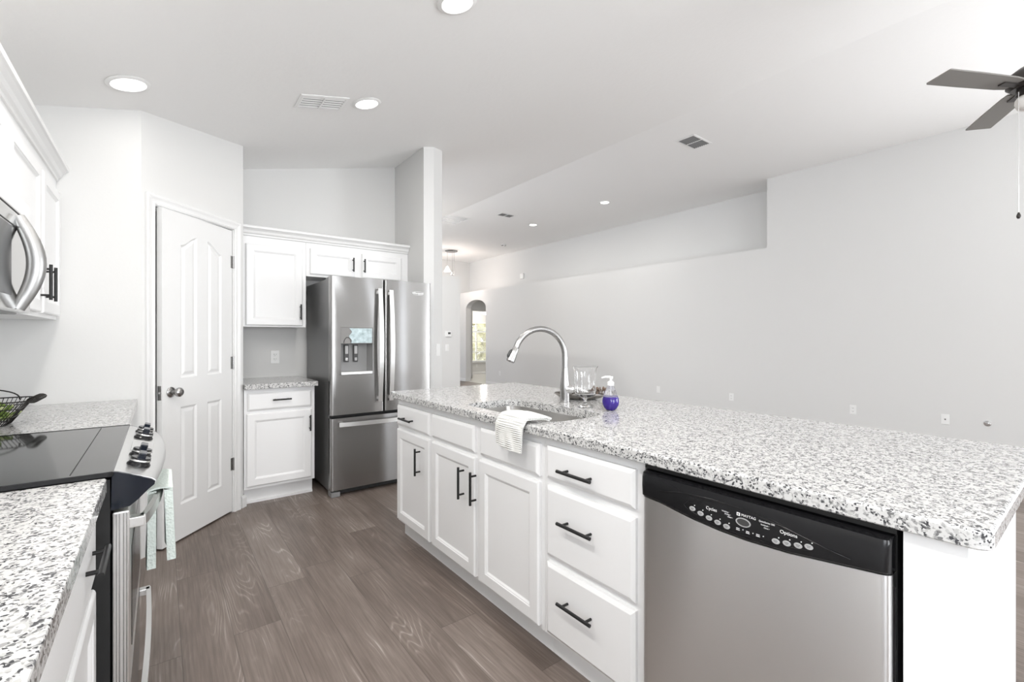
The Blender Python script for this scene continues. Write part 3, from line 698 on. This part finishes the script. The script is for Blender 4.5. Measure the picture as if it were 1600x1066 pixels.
# ------------------------------------------------------------------ back wall cabinets
t = cab('wall_cabinet', 'tall white wall cabinet with one door, left of the refrigerator', (.488, 4.205, 1.350), 0)
b = B(); box(b, 0, .497, 0, .313, 0, .755); part('carcass', b, M_cab, t)
d = part('door', shaker(.047, .468, .012, .665, 0), M_cab, t); add_handle(d, pull(.449, .127, -.02, .13, True, .09))
t = cab('wall_cabinet', 'short white wall cabinet with two doors above the refrigerator', (.987, 4.205, 1.790), 0)
b = B(); box(b, 0, .935, 0, .313, 0, .315); part('carcass', b, M_cab, t)
d = part('door', shaker(.030, .416, .020, .240, 0, rail=.048), M_cab, t); add_handle(d, pull(.392, .128, -.02, .125, True, .09))
d = part('door', shaker(.478, .862, .020, .240, 0, rail=.048), M_cab, t); add_handle(d, pull(.494, .128, -.02, .125, True, .09))
CR = [(.004, 2.078), (-.008, 2.080), (-.010, 2.092), (-.020, 2.100), (-.026, 2.118), (-.040, 2.132), (-.048, 2.136), (-.050, 2.152), (-.044, 2.158), (.004, 2.158)]
b = B(); extr(b, [(4.200+y, z) for y, z in CR], 'x', .486, 1.922); struct('trim_3', b, M_trim)
t = cab('base_cabinet', 'white base cabinet with one drawer and one door beside the refrigerator', (.488, 3.925, 0), 0)
b = B(); box(b, 0, .497, 0, .593, .125, .876); part('carcass', b, M_cab, t)
b = B(); box(b, 0, .497, .075, .090, 0, .125); box(b, 0, .497, .063, .075, 0, .018); box(b, .482, .497, .09, .593, 0, .125); part('toe_kick', b, M_cab, t)
d = part('drawer', slab(.022, .472, .712, .843, 0), M_cab, t); add_handle(d, pull(.252, .787, -.02, .13, False, .09))
d = part('door', shaker(.016, .472, .147, .690, 0), M_cab, t); add_handle(d, pull(.456, .583, -.02, .125, True, .09))
b = B(); box(b, 0, .512, 0, .655, 0, .037, .003); single('granite_countertop', b, M_granite, 'small speckled granite worktop beside the refrigerator', 'countertop', (.486, 3.863, .877))

# ------------------------------------------------------------------ left wall: upper cabinets, microwave
LR = PI/2     # local x runs along +Y, front faces +X, local y = depth towards the wall
UX = -.437
t = cab('wall_cabinet', 'white wall cabinet with two doors between microwave and pantry corner', (UX, 2.300, 1.354), LR)
b = B(); box(b, 0, 1.055, 0, .298, 0, .756); part('carcass', b, M_cab, t)
d = part('door', shaker(.028, .566, .018, .660, 0), M_cab, t); add_handle(d, pull(.532, .150, -.02, .155))
d = part('door', shaker(.610, 1.030, .018, .660, 0), M_cab, t); add_handle(d, pull(.648, .150, -.02, .155))
t = cab('wall_cabinet', 'short white wall cabinet above the microwave', (UX, 1.530, 1.722), LR)
b = B(); box(b, 0, .768, 0, .298, 0, .388); part('carcass', b, M_cab, t)
for x0 in (.02, .395):
    d = part('door', shaker(x0, x0+.355, .018, .292, 0), M_cab, t)
    add_handle(d, pull(x0+(.33 if x0 < .1 else .025), .10, -.02, .125))
LB = -.74
b = B(); extr(b, [(UX-.016-y+.016-.0, z) for y, z in CR][::-1], 'y', .8, 3.358); struct('trim_4', b, M_trim)
t = thing('microwave', 'stainless over-the-range microwave with a curved vertical handle', 'microwave', (-.375, 1.533, 1.340), LR)
MW = .758
b = B(); box(b, 0, MW, .02, .362, 0, .378, .004); part('housing', b, M_side, t)
b = B(); box(b, 0, MW, -.010, .02, .322, .378, .005); part('vent_grille', b, M_plastic, t)
b = B(); box(b, 0, MW, -.012, .019, .004, .316, .006); md = part('door', b, mat('mirror_stainless', (.52, .52, .515), .10, 1), t)
b = B(); box(b, .06, .50, -.0135, -.011, .05, .262, .001); part('door_window', b, M_gloss, md)
b = B(); box(b, 0, MW, -.0095, .019, .3162, .3218); part('door_seam', b, M_gap, t)
b = B(); box(b, .0, .565, -.0128, -.011, .266, .270); part('window_edge_line', b, M_gap, md)
b = B(); hp = [(.57, -.012-.042*math.sin(PI*k/16)-.002, .012+.292*k/16) for k in range(17)]
tube(b, hp, [.014+.006*math.sin(PI*k/16) for k in range(17)], 16, sy=1.2); part('door_handle', b, mat('satin_grey_metal', (.42, .42, .415), .38, 1), md, smooth='auto')
b = B(); box(b, .05, .35, .08, .30, -.004, .002, .001); part('grease_filter', b, M_dark, t)
b = B(); box(b, .55, .70, .05, .12, -.006, .002, .001); part('task_light', b, M_dark, t)

# ------------------------------------------------------------------ left base run
b = B(); box(b, 0, .632, 0, 1.064, 0, .037, .003); single('granite_countertop', b, M_granite, 'speckled granite worktop in the corner beyond the range', 'countertop', (-.739, 2.292, .877))
b = B(); box(b, 0, .632, 0, 2.1, 0, .037, .003); single('granite_countertop', b, M_granite, 'speckled granite worktop in the near left foreground before the range', 'countertop', (-.739, -.592, .877))
t = cab('base_cabinet', 'white base cabinet hidden mostly beyond the range', (-.150, 2.300, 0), LR)
carcass(t, 1.05, .585, toe=.06)
for x0 in (.03, .54):
    d = part('drawer', slab(x0, x0+.48, .70, .842, 0), M_cab, t); add_handle(d, pull(x0+.24, .77, -.02, .155, False))
    d = part('door', shaker(x0, x0+.48, .118, .672, 0), M_cab, t); add_handle(d, pull(x0+(.44 if x0 < .1 else .04), .55, -.02))
t = cab('base_cabinet', 'white base cabinet before the range in the left foreground', (-.143, .76, 0), LR)
carcass(t, .742, .585, toe=.06)
d = part('drawer', slab(.03, .712, .690, .842, 0), M_cab, t); add_handle(d, pull(.575, .775, -.02, .165, False, out=.025))
d = part('door', shaker(.03, .712, .118, .662, 0), M_cab, t); add_handle(d, pull(.075, .50, -.02))
t = cab('base_cabinet', 'white base cabinet nearest the camera at the bottom left', (-.150, -.585, 0), LR)
carcass(t, 1.34, .585, toe=.06)
for x0 in (.03, .69):
    d = part('drawer', slab(x0, x0+.62, .690, .842, 0), M_cab, t); add_handle(d, pull(x0+.31, .752, -.02, .165, False))
    d = part('door', shaker(x0, x0+.62, .118, .662, 0), M_cab, t); add_handle(d, pull(x0+.58, .50, -.02))

# ------------------------------------------------------------------ range (slide-in)
t = thing('range', 'stainless slide-in electric range with black glass cooktop and front knobs', 'range', (-.10, 1.520, 0), LR)
GW = .765   # local x 0..GW along the wall, local y: depth, negative = towards the room
b = B(); box(b, .004, GW-.004, .002, .635, .02, .905); part('body', b, M_gap, t)
b = B(); box(b, -.006, GW+.006, -.006, .58, .9145, .926, .004, 2); ct = part('cooktop', b, M_glasstop, t)
b = B(); box(b, .015, GW-.015, .075, .077, .9262, .9266); part('cooktop_seam', b, M_gap, ct)
for xa in (-.010, GW+.0062):
    b = B(); box(b, xa, xa+.0038, -.004, .575, .9145, .9275, .0015); part('cooktop_edge_rail', b, M_gloss, ct)
def cpan(x, inset=0):
    bow_ = .024*(1-((x-GW/2)/(GW/2))**2); y = -bow_
    return [(-.002, .925), (-.014, .922), (y-.080, .893), (y-.088, .886), (y-.086, .878), (y-.074, .868), (y*.6-.052, .845), (-.036, .832), (.0, .828)]
b = B(); loft(b, [[(x, y, z) for y, z in cpan(x)] for x in [.010+(GW-.020)*k/20 for k in range(21)]]); cp = part('control_panel', b, M_bright, t, smooth='auto')
for xa, xb in ((-.001, .010), (GW-.010, GW+.001)):
    b = B(); loft(b, [[(x, y, z) for y, z in cpan(xa if xa > 0 else xa)] for x in (xa, xb)]); part('panel_end_cap', b, M_navy, t)
def onpanel(x, dist):
    bow_ = .024*(1-((x-GW/2)/(GW/2))**2); v = Vector((0, -bow_-.080+.014, .893-.922)).normalized()
    return Vector((x, -.014, .922))+v*dist, v
tilt = math.atan2(.029, .085)
for i, x in enumerate((.115, .235, .53, .65)):
    p, v = onpanel(x, .038); Rm = Matrix.Translation(p) @ Matrix.Rotation(tilt, 4, 'X')
    b = B(); lathe(b, [(.001, 0), (.027, 0), (.027, .004), (.0235, .008), (.0225, .022), (.001, .022)], n=24); b.transform(Rm); kn = part('knob', b, M_gloss, cp, smooth='auto')
    b = B(); box(b, -.0235, .0235, -.009, .009, .018, .036, .003); b.transform(Rm); part('knob_grip', b, M_navy, kn)
    b = B(); lathe(b, [(.0232, .012), (.0242, .013), (.0242, .016), (.0232, .017)], n=24, caps=False); b.transform(Rm); part('knob_ring', b, M_chrome, kn, smooth=True)
b = B(); p, v = onpanel(GW/2, .038); box(b, -.09, .09, -.030, .026, .0002, .002, .001); b.transform(Matrix.Translation(p) @ Matrix.Rotation(tilt, 4, 'X')); part('display', b, M_button, cp)
b = B(); box(b, .006, GW-.006, -.036, -.002, .345, .820, .004); od = part('oven_door', b, M_bright, t)
b = B()
for y in (-.030, -.024, -.016, -.010): box(b, .0035, .007, y-.0012, y+.0012, .35, .815)
part('door_edge_rib', b, M_steel, od)
b = B(); box(b, .09, GW-.09, -.0375, -.035, .43, .70, .001); part('oven_window', b, M_gloss, od)
def hbar(z, depth, x0=.02, x1=GW-.02, w=.013):
    b = B(); L = []
    for k in range(25):
        u = k/24; x = x0+(x1-x0)*u; y = -.060-depth*(math.sin(PI*u)**.8)
        L.append([(x, y-.008, z-w), (x, y-.008, z+w), (x, y+.006, z+w), (x, y+.006, z-w)])
    loft(b, L)
    box(b, x0-.012, x0+.02, -.066, -.034, z-w, z+w, .002); box(b, x1-.02, x1+.012, -.066, -.034, z-w, z+w, .002)
    return b
part('door_handle', hbar(.785, .038), M_bright, od)
b = B(); box(b, .006, GW-.006, -.034, -.002, .060, .335, .004); dr = part('storage_drawer', b, M_steel, t)
part('drawer_handle', hbar(.300, .006, .05, GW-.05, .011), M_bright, dr)
b = B(); box(b, .02, GW-.02, .03, .06, 0, .055); part('kick_plate', b, M_gap, t)
# green towel over the oven handle
t2 = thing('kitchen_towel', 'pale green waffle towel hanging over the oven door handle', 'towel', (-.0, 1.95, .785))
def hang_rows(x_at, y0, y1, z_top, z_bot, wob, n=26, m=18, ph=0):
    rows = []
    for i in range(m+1):
        z = z_top+(z_bot-z_top)*i/m; f = i/m; row = []
        for j in range(n+1):
            u = j/n; y = y0+(y1-y0)*u; w = wob*f*math.sin(u*7+ph)+.4*wob*f*math.sin(u*15+1+ph)
            row.append((x_at(f)+w, y+.012*f*(u-.5)*2, z))
        rows.append(row)
    return rows
HXo = -.10+.060+.038+.008   # outer face of the bar, world X
b = sheet(hang_rows(lambda f: .0068+.006*f, 1.74, 1.98, .800, .590, .003), .021); part('front_fall', b, M_towel2, t2, smooth='auto', world=True, top=t2)
b = sheet(hang_rows(lambda f: -.0115-.004*f, 1.74, 1.98, .800, .575, .003, ph=2), -.021); part('back_fall', b, M_towel2, t2, smooth='auto', world=True, top=t2)
b = sheet([[(-.033+.060*k/6, 1.74+.24*j/10, .800+.006*math.sin(PI*k/6)) for j in range(11)] for k in range(7)], .005); part('top_fold', b, M_towel2, t2, smooth='auto', world=True, top=t2)

# ------------------------------------------------------------------ wire basket with greenery
t = thing('wire_basket', 'black scrolled wire basket with a bail handle on the corner worktop', 'basket', (-.60, 2.66, .9145))
def rl(hx, hy, z, n=40, r=.04): return [(x, y, z) for x, y in rrect(-hx, hx, -hy, hy, r, 6)]
b = B()
for hx, hy, z, r in ((.120, .075, .004, .0022), (.140, .087, .035, .0018), (.160, .100, .068, .0018), (.180, .112, .098, .0024)):
    L = rl(hx, hy, z); tube(b, L+[L[0]], r, 6)
part('frame_ring', b, M_wire, t, smooth=True)
b = B(); top, bot = rl(.180, .112, .098), rl(.120, .075, .004)
N_ = len(top)
def per(L, s):
    cum = [0]
    for i in range(len(L)): cum.append(cum[-1]+math.dist(L[i], L[(i+1) % len(L)]))
    s *= cum[-1]; i = 0
    while cum[i+1] < s: i += 1
    f = (s-cum[i])/(cum[i+1]-cum[i]); return Vector(L[i]).lerp(Vector(L[(i+1) % len(L)]), f)
NV = 84
for k in range(NV):
    p, q2 = per(bot, k/NV), per(top, k/NV); tube(b, [p, p.lerp(q2, .5), q2], .0013, 5)
part('vertical_wire', b, M_wire, t, smooth=True)
b = B()
for k in range(9):   # floor of the basket
    x = -.11+.0275*k; tube(b, [(x, -.073, .004), (x, .073, .004)], .0013, 5)
part('base_wire', b, M_wire, t)
b = B()
for sx in (1, -1):
    for k in range(11):
        y = -.085+.017*k
        tube(b, [(sx*(.178+.016*(1-math.cos(a))+.004), y, .100+.010*math.sin(a)) for a in [2*PI*i/10 for i in range(11)]], .0015, 5)
part('rim_scroll', b, M_wire, t, smooth=True)
b = B(); tube(b, [(-.150*math.cos(a), 0, .098+.050*math.sin(a)**.8 if 0 < a < PI-.001 else .098) for a in [PI*k/20 for k in range(21)]], .0026, 8)
tube(b, [(-.05, 0, .146), (0, 0, .1485), (.05, 0, .146)], .0065, 10); part('bail_handle', b, M_wire, t, smooth=True)
t = thing('artificial_greenery', 'green succulent leaves piled inside the wire basket', 'plant', (-.60, 2.66, .920)); t['kind'] = 'stuff'
for nm, mm, cnt in (('dark_leaves', M_leaf, 150), ('pale_leaves', M_leaf2, 60)):
    b = B()
    for k in range(cnt):
        c0 = Vector((random.uniform(-.12, .13), random.uniform(-.07, .07), random.uniform(.010, .072)))
        d0 = Vector((random.uniform(-1, 1), random.uniform(-1, 1), random.uniform(.1, 1))).normalized()*random.uniform(.02, .034)
        tube(b, [c0, c0+d0*.5, c0+d0], [.003, .008, .0015], 6, sy=.3)
    o = part(nm, b, mm, t, smooth=True)

# ------------------------------------------------------------------ ceiling fixtures
def on_ceil(x, y):
    """placement frame on the ceiling: local -z points into the room"""
    if x < 4.29:
        a = math.atan(.232); return Matrix.Translation((x, y, cz(x))) @ Matrix.Rotation(-a, 4, 'Y')
    return Matrix.Translation((x, y, 3.57))
def set_m(o, m): o.matrix_world = m; o.location = m.to_translation(); o.rotation_euler = m.to_euler()
proto = None
DL = [(-.133, 3.016, 'recessed ceiling light over the corner worktop, by the pantry wall', .7),
      (1.090, 3.027, 'recessed ceiling light between the ceiling register and the refrigerator wall', 6),
      (1.098, 1.863, 'recessed ceiling light over the island, cut by the top edge', 7),
      (-.133, 1.863, 'recessed ceiling light over the range', 11.5),
      (1.098, .700, 'recessed ceiling light over the dishwasher end of the island', 6),
      (-.133, .700, 'recessed ceiling light over the near left worktop', 13),
      (6.003, 5.261, 'recessed ceiling light nearest the plant ledge, right of the far pair', 9),
      (6.028, 7.188, 'recessed ceiling light further back, left of the far pair', 9),
      (2.60, 5.600, 'added hidden fill light in the hall behind the refrigerator wall', 34),  # out of view, added to brighten the dim hall
      (2.60, 7.600, 'added hidden fill light deep in the hall behind the kitchen', 34)]  # second hidden lamp, added for the far end of the hall
me_ring = me_lens = None
for x, y, lab, pw in DL:
    o = thing('recessed_light', lab, 'ceiling light', (0, 0, 0), 0, 'recessed ceiling lights'); m = on_ceil(x, y); set_m(o, m)
    if me_ring is None:
        b = B(); lathe(b, [(.070, -.001), (.092, -.001), (.094, -.004), (.088, -.009), (.074, -.011), (.070, -.006)], n=40, caps=False); me_ring = part('trim_ring', b, M_plastic, o, smooth='auto').data
        b = B(); lathe(b, [(.001, -.004), (.072, -.004), (.072, -.0055), (.001, -.0075)], n=40); me_lens = part('diffuser', b, M_lamp, o, smooth='auto').data
    else:
        for nm, me in (('trim_ring', me_ring), ('diffuser', me_lens)):
            c = bpy.data.objects.new(nm, me); COL.objects.link(c); c.parent = o
    l = bpy.data.lights.new('downlight', 'AREA'); l.shape = 'DISK'; l.size = .14; l.energy = pw; l.color = (1, .97, .93)
    lo = bpy.data.objects.new('downlight', l); COL.objects.link(lo); lo.parent = o; lo.location = (0, 0, -.012)
def vent(name, lab, cx, cy, sx, sy, slats_along='x', dark=M_dark, cat='air vent', slat=M_plastic, n=7, split=True, bright=False):
    o = thing(name, lab, cat, (0, 0, 0)); set_m(o, on_ceil(cx, cy))
    hx, hy = sx/2, sy/2; f = .022
    b = B(); loft(b, [[(a*(hx-i), c_*(hy-i), z) for a, c_ in ((-1, -1), (1, -1), (1, 1), (-1, 1))] for i, z in ((0, -.0005), (0, -.004), (f*.6, -.008), (f, -.008), (f, -.0005))], True, False, False); part('frame', b, M_plastic, o)
    b = B(); box(b, -hx+f, hx-f, -hy+f, hy-f, -.0015, -.0005); part('backing', b, dark, o)
    b = B(); long_ = hx-f if slats_along == 'x' else hy-f; sh = hy-f if slats_along == 'x' else hx-f
    for k in range(n):
        u = -sh+2*sh*(k+.5)/n
        if slats_along == 'x': loft(b, [[(xx, u-.004, -.002), (xx, u-.003, -.002), (xx, u+.006, -.008), (xx, u+.005, -.008)] for xx in (-long_, long_)])
        else: loft(b, [[(u-.004, yy, -.002), (u-.003, yy, -.002), (u+.006, yy, -.008), (u+.005, yy, -.008)] for yy in (-long_, long_)])
    part('slat', b, slat, o)
    if split:
        b = B()
        if slats_along == 'x': box(b, -.006, .006, -hy+f, hy-f, -.009, -.001)
        else: box(b, -hx+f, hx-f, -.006, .006, -.009, -.001)
        part('divider', b, M_plastic, o)
    return o
vent('ceiling_register', 'white slatted air register on the ceiling above the kitchen aisle', .815, 3.070, .30, .20, 'x', n=5)
vent('ceiling_register', 'grey louvred register on the ceiling right of centre, over the living room', 4.99, 3.005, .39, .24, 'x', n=8, slat=M_grey)
vent('return_grille', 'large white return air grille on the ceiling beside the wall end', 4.46, 7.83, .60, .56, 'y', n=16, dark=M_grey, split=True)
vent('ceiling_register', 'small dark register on the far ceiling beyond the return grille', 5.155, 6.945, .33, .20, 'x', n=4, slat=M_grey)
b = B(); lathe(b, [(.001, 0), (.06, 0), (.06, -.012), (.045, -.030), (.02, -.038), (.001, -.038)], n=24); o = single('smoke_detector', b, M_plastic, 'small round smoke detector on the far ceiling near the upper wall', 'smoke detector', (6.729, 9.155, 3.57), smooth='auto')
b = B()
for a in (-.5, .5): box(b, a*.07-.018, a*.07+.018, -.03, .03, -.034, -.022, .003)
part('detector_slot', b, M_dark, o)
b = B(); box(b, -.05, 0, -.065, .065, -.065, .065, .006); single('wall_speaker', b, M_plastic, 'small square white wall box above the plant ledge', 'wall box', (7.556, 9.43, 2.88))

# foyer pendant cluster
t = thing('pendant_light', 'foyer pendant with a round nickel canopy and white glass shades on cords', 'pendant light', (6.12, 10.67, 3.57))
b = B(); lathe(b, [(.001, 0), (.16, 0), (.165, -.01), (.15, -.028), (.05, -.034), (.001, -.034)], n=32); part('canopy', b, M_nickel, t, smooth='auto')
for i, (dx_, dy_, zc_) in enumerate(((-.085, .065, .43), (.055, -.045, .70), (-.02, -.09, .60))):
    b = B(); cyl(b, (dx_, dy_, -.03), (dx_, dy_, -zc_+.02), .003, 8); part('cord', b, M_nickel, t)
    s_ = 1.0 if i == 0 else .62
    b = B(); lathe(b, [(.012*s_, 0), (.03*s_, -.02*s_), (.055*s_, -.08*s_), (.088*s_, -.135*s_), (.084*s_, -.136*s_), (.05*s_, -.08*s_), (.012*s_, -.012)], (dx_, dy_, -zc_+.02), 24, caps=False); part('lamp_shade', b, M_lamp if i == 0 else M_glass, t, smooth='auto')
# far room ceiling lamp
t = thing('ceiling_lamp', 'glowing white bowl ceiling lamp in the room beyond the arch', 'ceiling light', (8.42, 12.5, 2.46))
b = B(); cyl(b, (0, 0, 0), (0, 0, -.36), .008, 10); lathe(b, [(.001, 0), (.06, 0), (.05, -.02), (.001, -.025)], n=20); part('stem', b, M_nickel, t)
b = B(); lathe(b, [(.14, -.36), (.135, -.39), (.10, -.425), (.05, -.44), (.001, -.445)], n=28); part('glass_bowl', b, M_lamp, t, smooth=True)
l = bpy.data.lights.new('far_room_lamp', 'POINT'); l.energy = 32; l.shadow_soft_size = .12; l.color = (1, .95, .88)
lo = bpy.data.objects.new('far_room_lamp', l); COL.objects.link(lo); lo.location = (8.42, 12.5, 1.95)
l = bpy.data.lights.new('foyer_lamp', 'POINT'); l.energy = 34; l.shadow_soft_size = .08; l.color = (1, .88, .80)
lo = bpy.data.objects.new('foyer_lamp', l); COL.objects.link(lo); lo.location = (6.035, 10.735, 2.90)

# ceiling fan
t = thing('ceiling_fan', 'three-bladed ceiling fan with weathered grey blades at the right edge', 'ceiling fan', (3.963, .297, cz(3.963)))
zb = 2.70-cz(3.963)
b = B(); lathe(b, [(.001, .008), (.065, .008), (.065, -.03), (.03, -.06), (.012, -.065)], n=28); part('canopy', b, M_bronze, t, smooth='auto')
b = B(); cyl(b, (0, 0, -.05), (0, 0, zb+.10), .012, 14); part('downrod', b, M_bronze, t, smooth='auto')
b = B(); lathe(b, [(.012, zb+.12), (.04, zb+.115), (.085, zb+.08), (.095, zb+.05), (.095, zb+.015), (.075, zb-.005), (.001, zb-.005)], n=32); part('motor_housing', b, M_bronze, t, smooth='auto')
b = B(); lathe(b, [(.05, zb-.005), (.055, zb-.04), (.045, zb-.05), (.001, zb-.05)], n=28); part('switch_housing', b, M_bronze, t, smooth='auto')
b = B(); lathe(b, [(.045, zb-.048), (.056, zb-.065), (.058, zb-.085), (.048, zb-.115), (.025, zb-.128), (.001, zb-.13)], n=28); part('light_bowl', b, mat('frosted_glass', (.8, .78, .75), .3), t, smooth=True)
for az in (151, 27, 269):
    Rm = Matrix.Rotation(math.radians(az), 4, 'Z') @ Matrix.Translation((0, 0, zb+.01)) @ Matrix.Rotation(math.radians(4), 4, 'X')
    b = B(); ol = [(.10, -.050), (.16, -.058), (.40, -.064), (.606, -.066), (.610, -.062), (.610, .062), (.606, .066), (.40, .064), (.16, .058), (.10, .050)]
    loft(b, [[(x, y, z) for x, y in ol] for z in (-.004, .004)]); b.transform(Rm); bl = part('blade', b, M_blade, t)
    b = B(); box(b, .06, .19, -.018, .018, -.010, -.0045, .002); b.transform(Rm); part('blade_bracket', b, M_bronze, bl)
b = B(); cyl(b, (-.055, .035, zb-.03), (-.055, .035, zb-.72), .0016, 6); pc = part('pull_chain', b, M_chrome, t)
b = B(); lathe(b, [(.001, 0), (.004, -.002), (.0095, -.018), (.0095, -.028), (.005, -.036), (.001, -.037)], (-.055, .035, zb-.72), 14); part('chain_knob', b, M_bronze, pc, smooth=True)

# ------------------------------------------------------------------ wall plates
def plate(name, lab, cat, loc, rz, kind, w=.070, h=.115, group=None):
    """plate on a wall; local front faces -y"""
    t = thing(name, lab, cat, loc, rz, group)
    b = B(); box(b, -w/2, w/2, -.006, 0, -h/2, h/2, .0025); part('cover_plate', b, M_plastic, t)
    if kind == 'outlet':
        for dz_ in (-.02, .02):
            b = B(); box(b, -.016, .016, -.0078, -.005, dz_-.014, dz_+.014, .004); f_ = part('receptacle', b, M_plastic, t)
            b = B(); box(b, -.008, -.0055, -.0082, -.0076, dz_-.002, dz_+.008); box(b, .0055, .008, -.0082, -.0076, dz_-.002, dz_+.008); box(b, -.002, .002, -.0082, -.0076, dz_-.010, dz_-.006); part('slot', b, M_dark, f_)
    elif kind == 'switch':
        b = B(); box(b, -.016, .016, -.009, -.005, -.033, .033, .003); part('rocker', b, M_plastic, t)
    elif kind == 'coax':
        b = B(); lathe(b, [(.001, -.012), (.005, -.012), (.005, -.006), (.008, -.006), (.008, -.004)], n=14, axis='y'); part('coax_jack', b, M_nickel, t)
    return t
plate('electrical_outlet', 'white duplex outlet on the wall above the small worktop', 'outlet', (.802, 4.52, 1.09), 0, 'outlet')
RR = -PI/2
plate('electrical_outlet', 'farthest small white outlet on the long wall, just left of the faucet', 'outlet', (7.0, 9.69, .335), RR, 'outlet')
plate('electrical_outlet', 'white outlet low on the long wall, right of the soap bottle, first of four', 'outlet', (7.0, 4.897, .345), RR, 'blank')
plate('electrical_outlet', 'white outlet low on the long wall, second to the right of the soap bottle', 'outlet', (7.0, 3.584, .345), RR, 'outlet')
plate('electrical_outlet', 'white duplex outlet low on the long wall, left of the coaxial plate', 'outlet', (7.0, 2.015, .345), RR, 'outlet')
plate('coaxial_plate', 'white plate with one round coaxial jack on the long wall', 'wall plate', (7.0, 1.150, .345), RR, 'coax')
b = B(); lathe(b, [(.03, 0), (.03, -.004), (.012, -.006), (.012, -.03), (.001, -.03)], n=20, axis='y', caps=False); box(b, -.004, .030, -.034, -.026, -.006, .006, .002)
single('water_valve', b, M_chrome, 'small metal valve stub poking from the long wall at far right', 'valve', (7.0, .818, .346), RR, smooth='auto')
aw = math.atan2(.098, .141)
plate('light_switch', 'white rocker switch plate on the angled wall end beside the refrigerator', 'light switch', (2.096, 3.9105, 1.145), aw, 'switch')
plate('light_switch', 'white switch plate below the thermostat on the hall wall', 'light switch', (3.93, 7.0, 1.09), 0, 'switch')
t = thing('thermostat', 'white thermostat with a small dark display on the hall wall', 'thermostat', (3.948, 7.0, 1.327))
b = B(); box(b, -.055, .055, -.022, 0, -.048, .048, .006); part('housing', b, M_plastic, t)
b = B(); box(b, -.012, .040, -.0235, -.0215, -.005, .030, .001); part('display', b, M_dark, t)
plate('electrical_outlet', 'white outlet under the blinds in the room beyond the arch', 'outlet', (8.62, 13.3, .30), 0, 'outlet')

# blinds in the far window and what is outside it
t = thing('window_blinds', 'cream horizontal blinds in the window beyond the arch', 'blinds', (8.65, 13.27, 1.80))
b = B(); box(b, -.58, .58, -.03, .02, -.045, .0); part('headrail', b, M_trim, t)
b = B()
for k in range(27):
    z = -.07-.048*k; loft(b, [[(x, -.024, z-.008), (x, -.023, z-.005), (x, .022, z+.011), (x, .021, z+.008)] for x in (-.58, .58)])
part('slat', b, M_blindm, t)
b = B(); box(b, -.58, .58, -.02, .015, -1.375, -1.355); part('bottom_rail', b, M_trim, t)
b = B(); box(b, 4, 16, 13.6, 22, -.2, -.1); struct('ground', b, M_ground)
b = B()
for k in range(420):
    p = Vector((random.uniform(7.6, 12.4), 17.2+random.uniform(-.4, .4), random.uniform(-.1, 2.9)))
    bmesh.ops.create_icosphere(b, subdivisions=1, radius=random.uniform(.12, .26), matrix=Matrix.Translation(p))
single('garden_hedge', b, M_hedge, 'olive green hedge seen through the blinds beyond the arch', 'hedge', (0, 0, 0))

# ------------------------------------------------------------------ groups of repeats
for o in list(COL.objects):
    l, c = o.get('label', ''), o.get('category', '')
    if o.parent or not c: continue
    if c == 'cabinet' and 'island' in l: o['group'] = 'base cabinets of the island'
    elif c == 'cabinet' and o.name.startswith('base'): o['group'] = 'base cabinets along the walls'
    elif c == 'cabinet': o['group'] = 'white wall cabinets'
    elif c == 'countertop': o['group'] = 'granite worktops'
    elif c == 'outlet': o['group'] = 'white electrical outlets'
    elif c == 'light switch': o['group'] = 'white light switches'
    elif c == 'air vent': o['group'] = 'ceiling air vents'
    elif c == 'decoration': o['group'] = 'dried cones in the pewter dish'
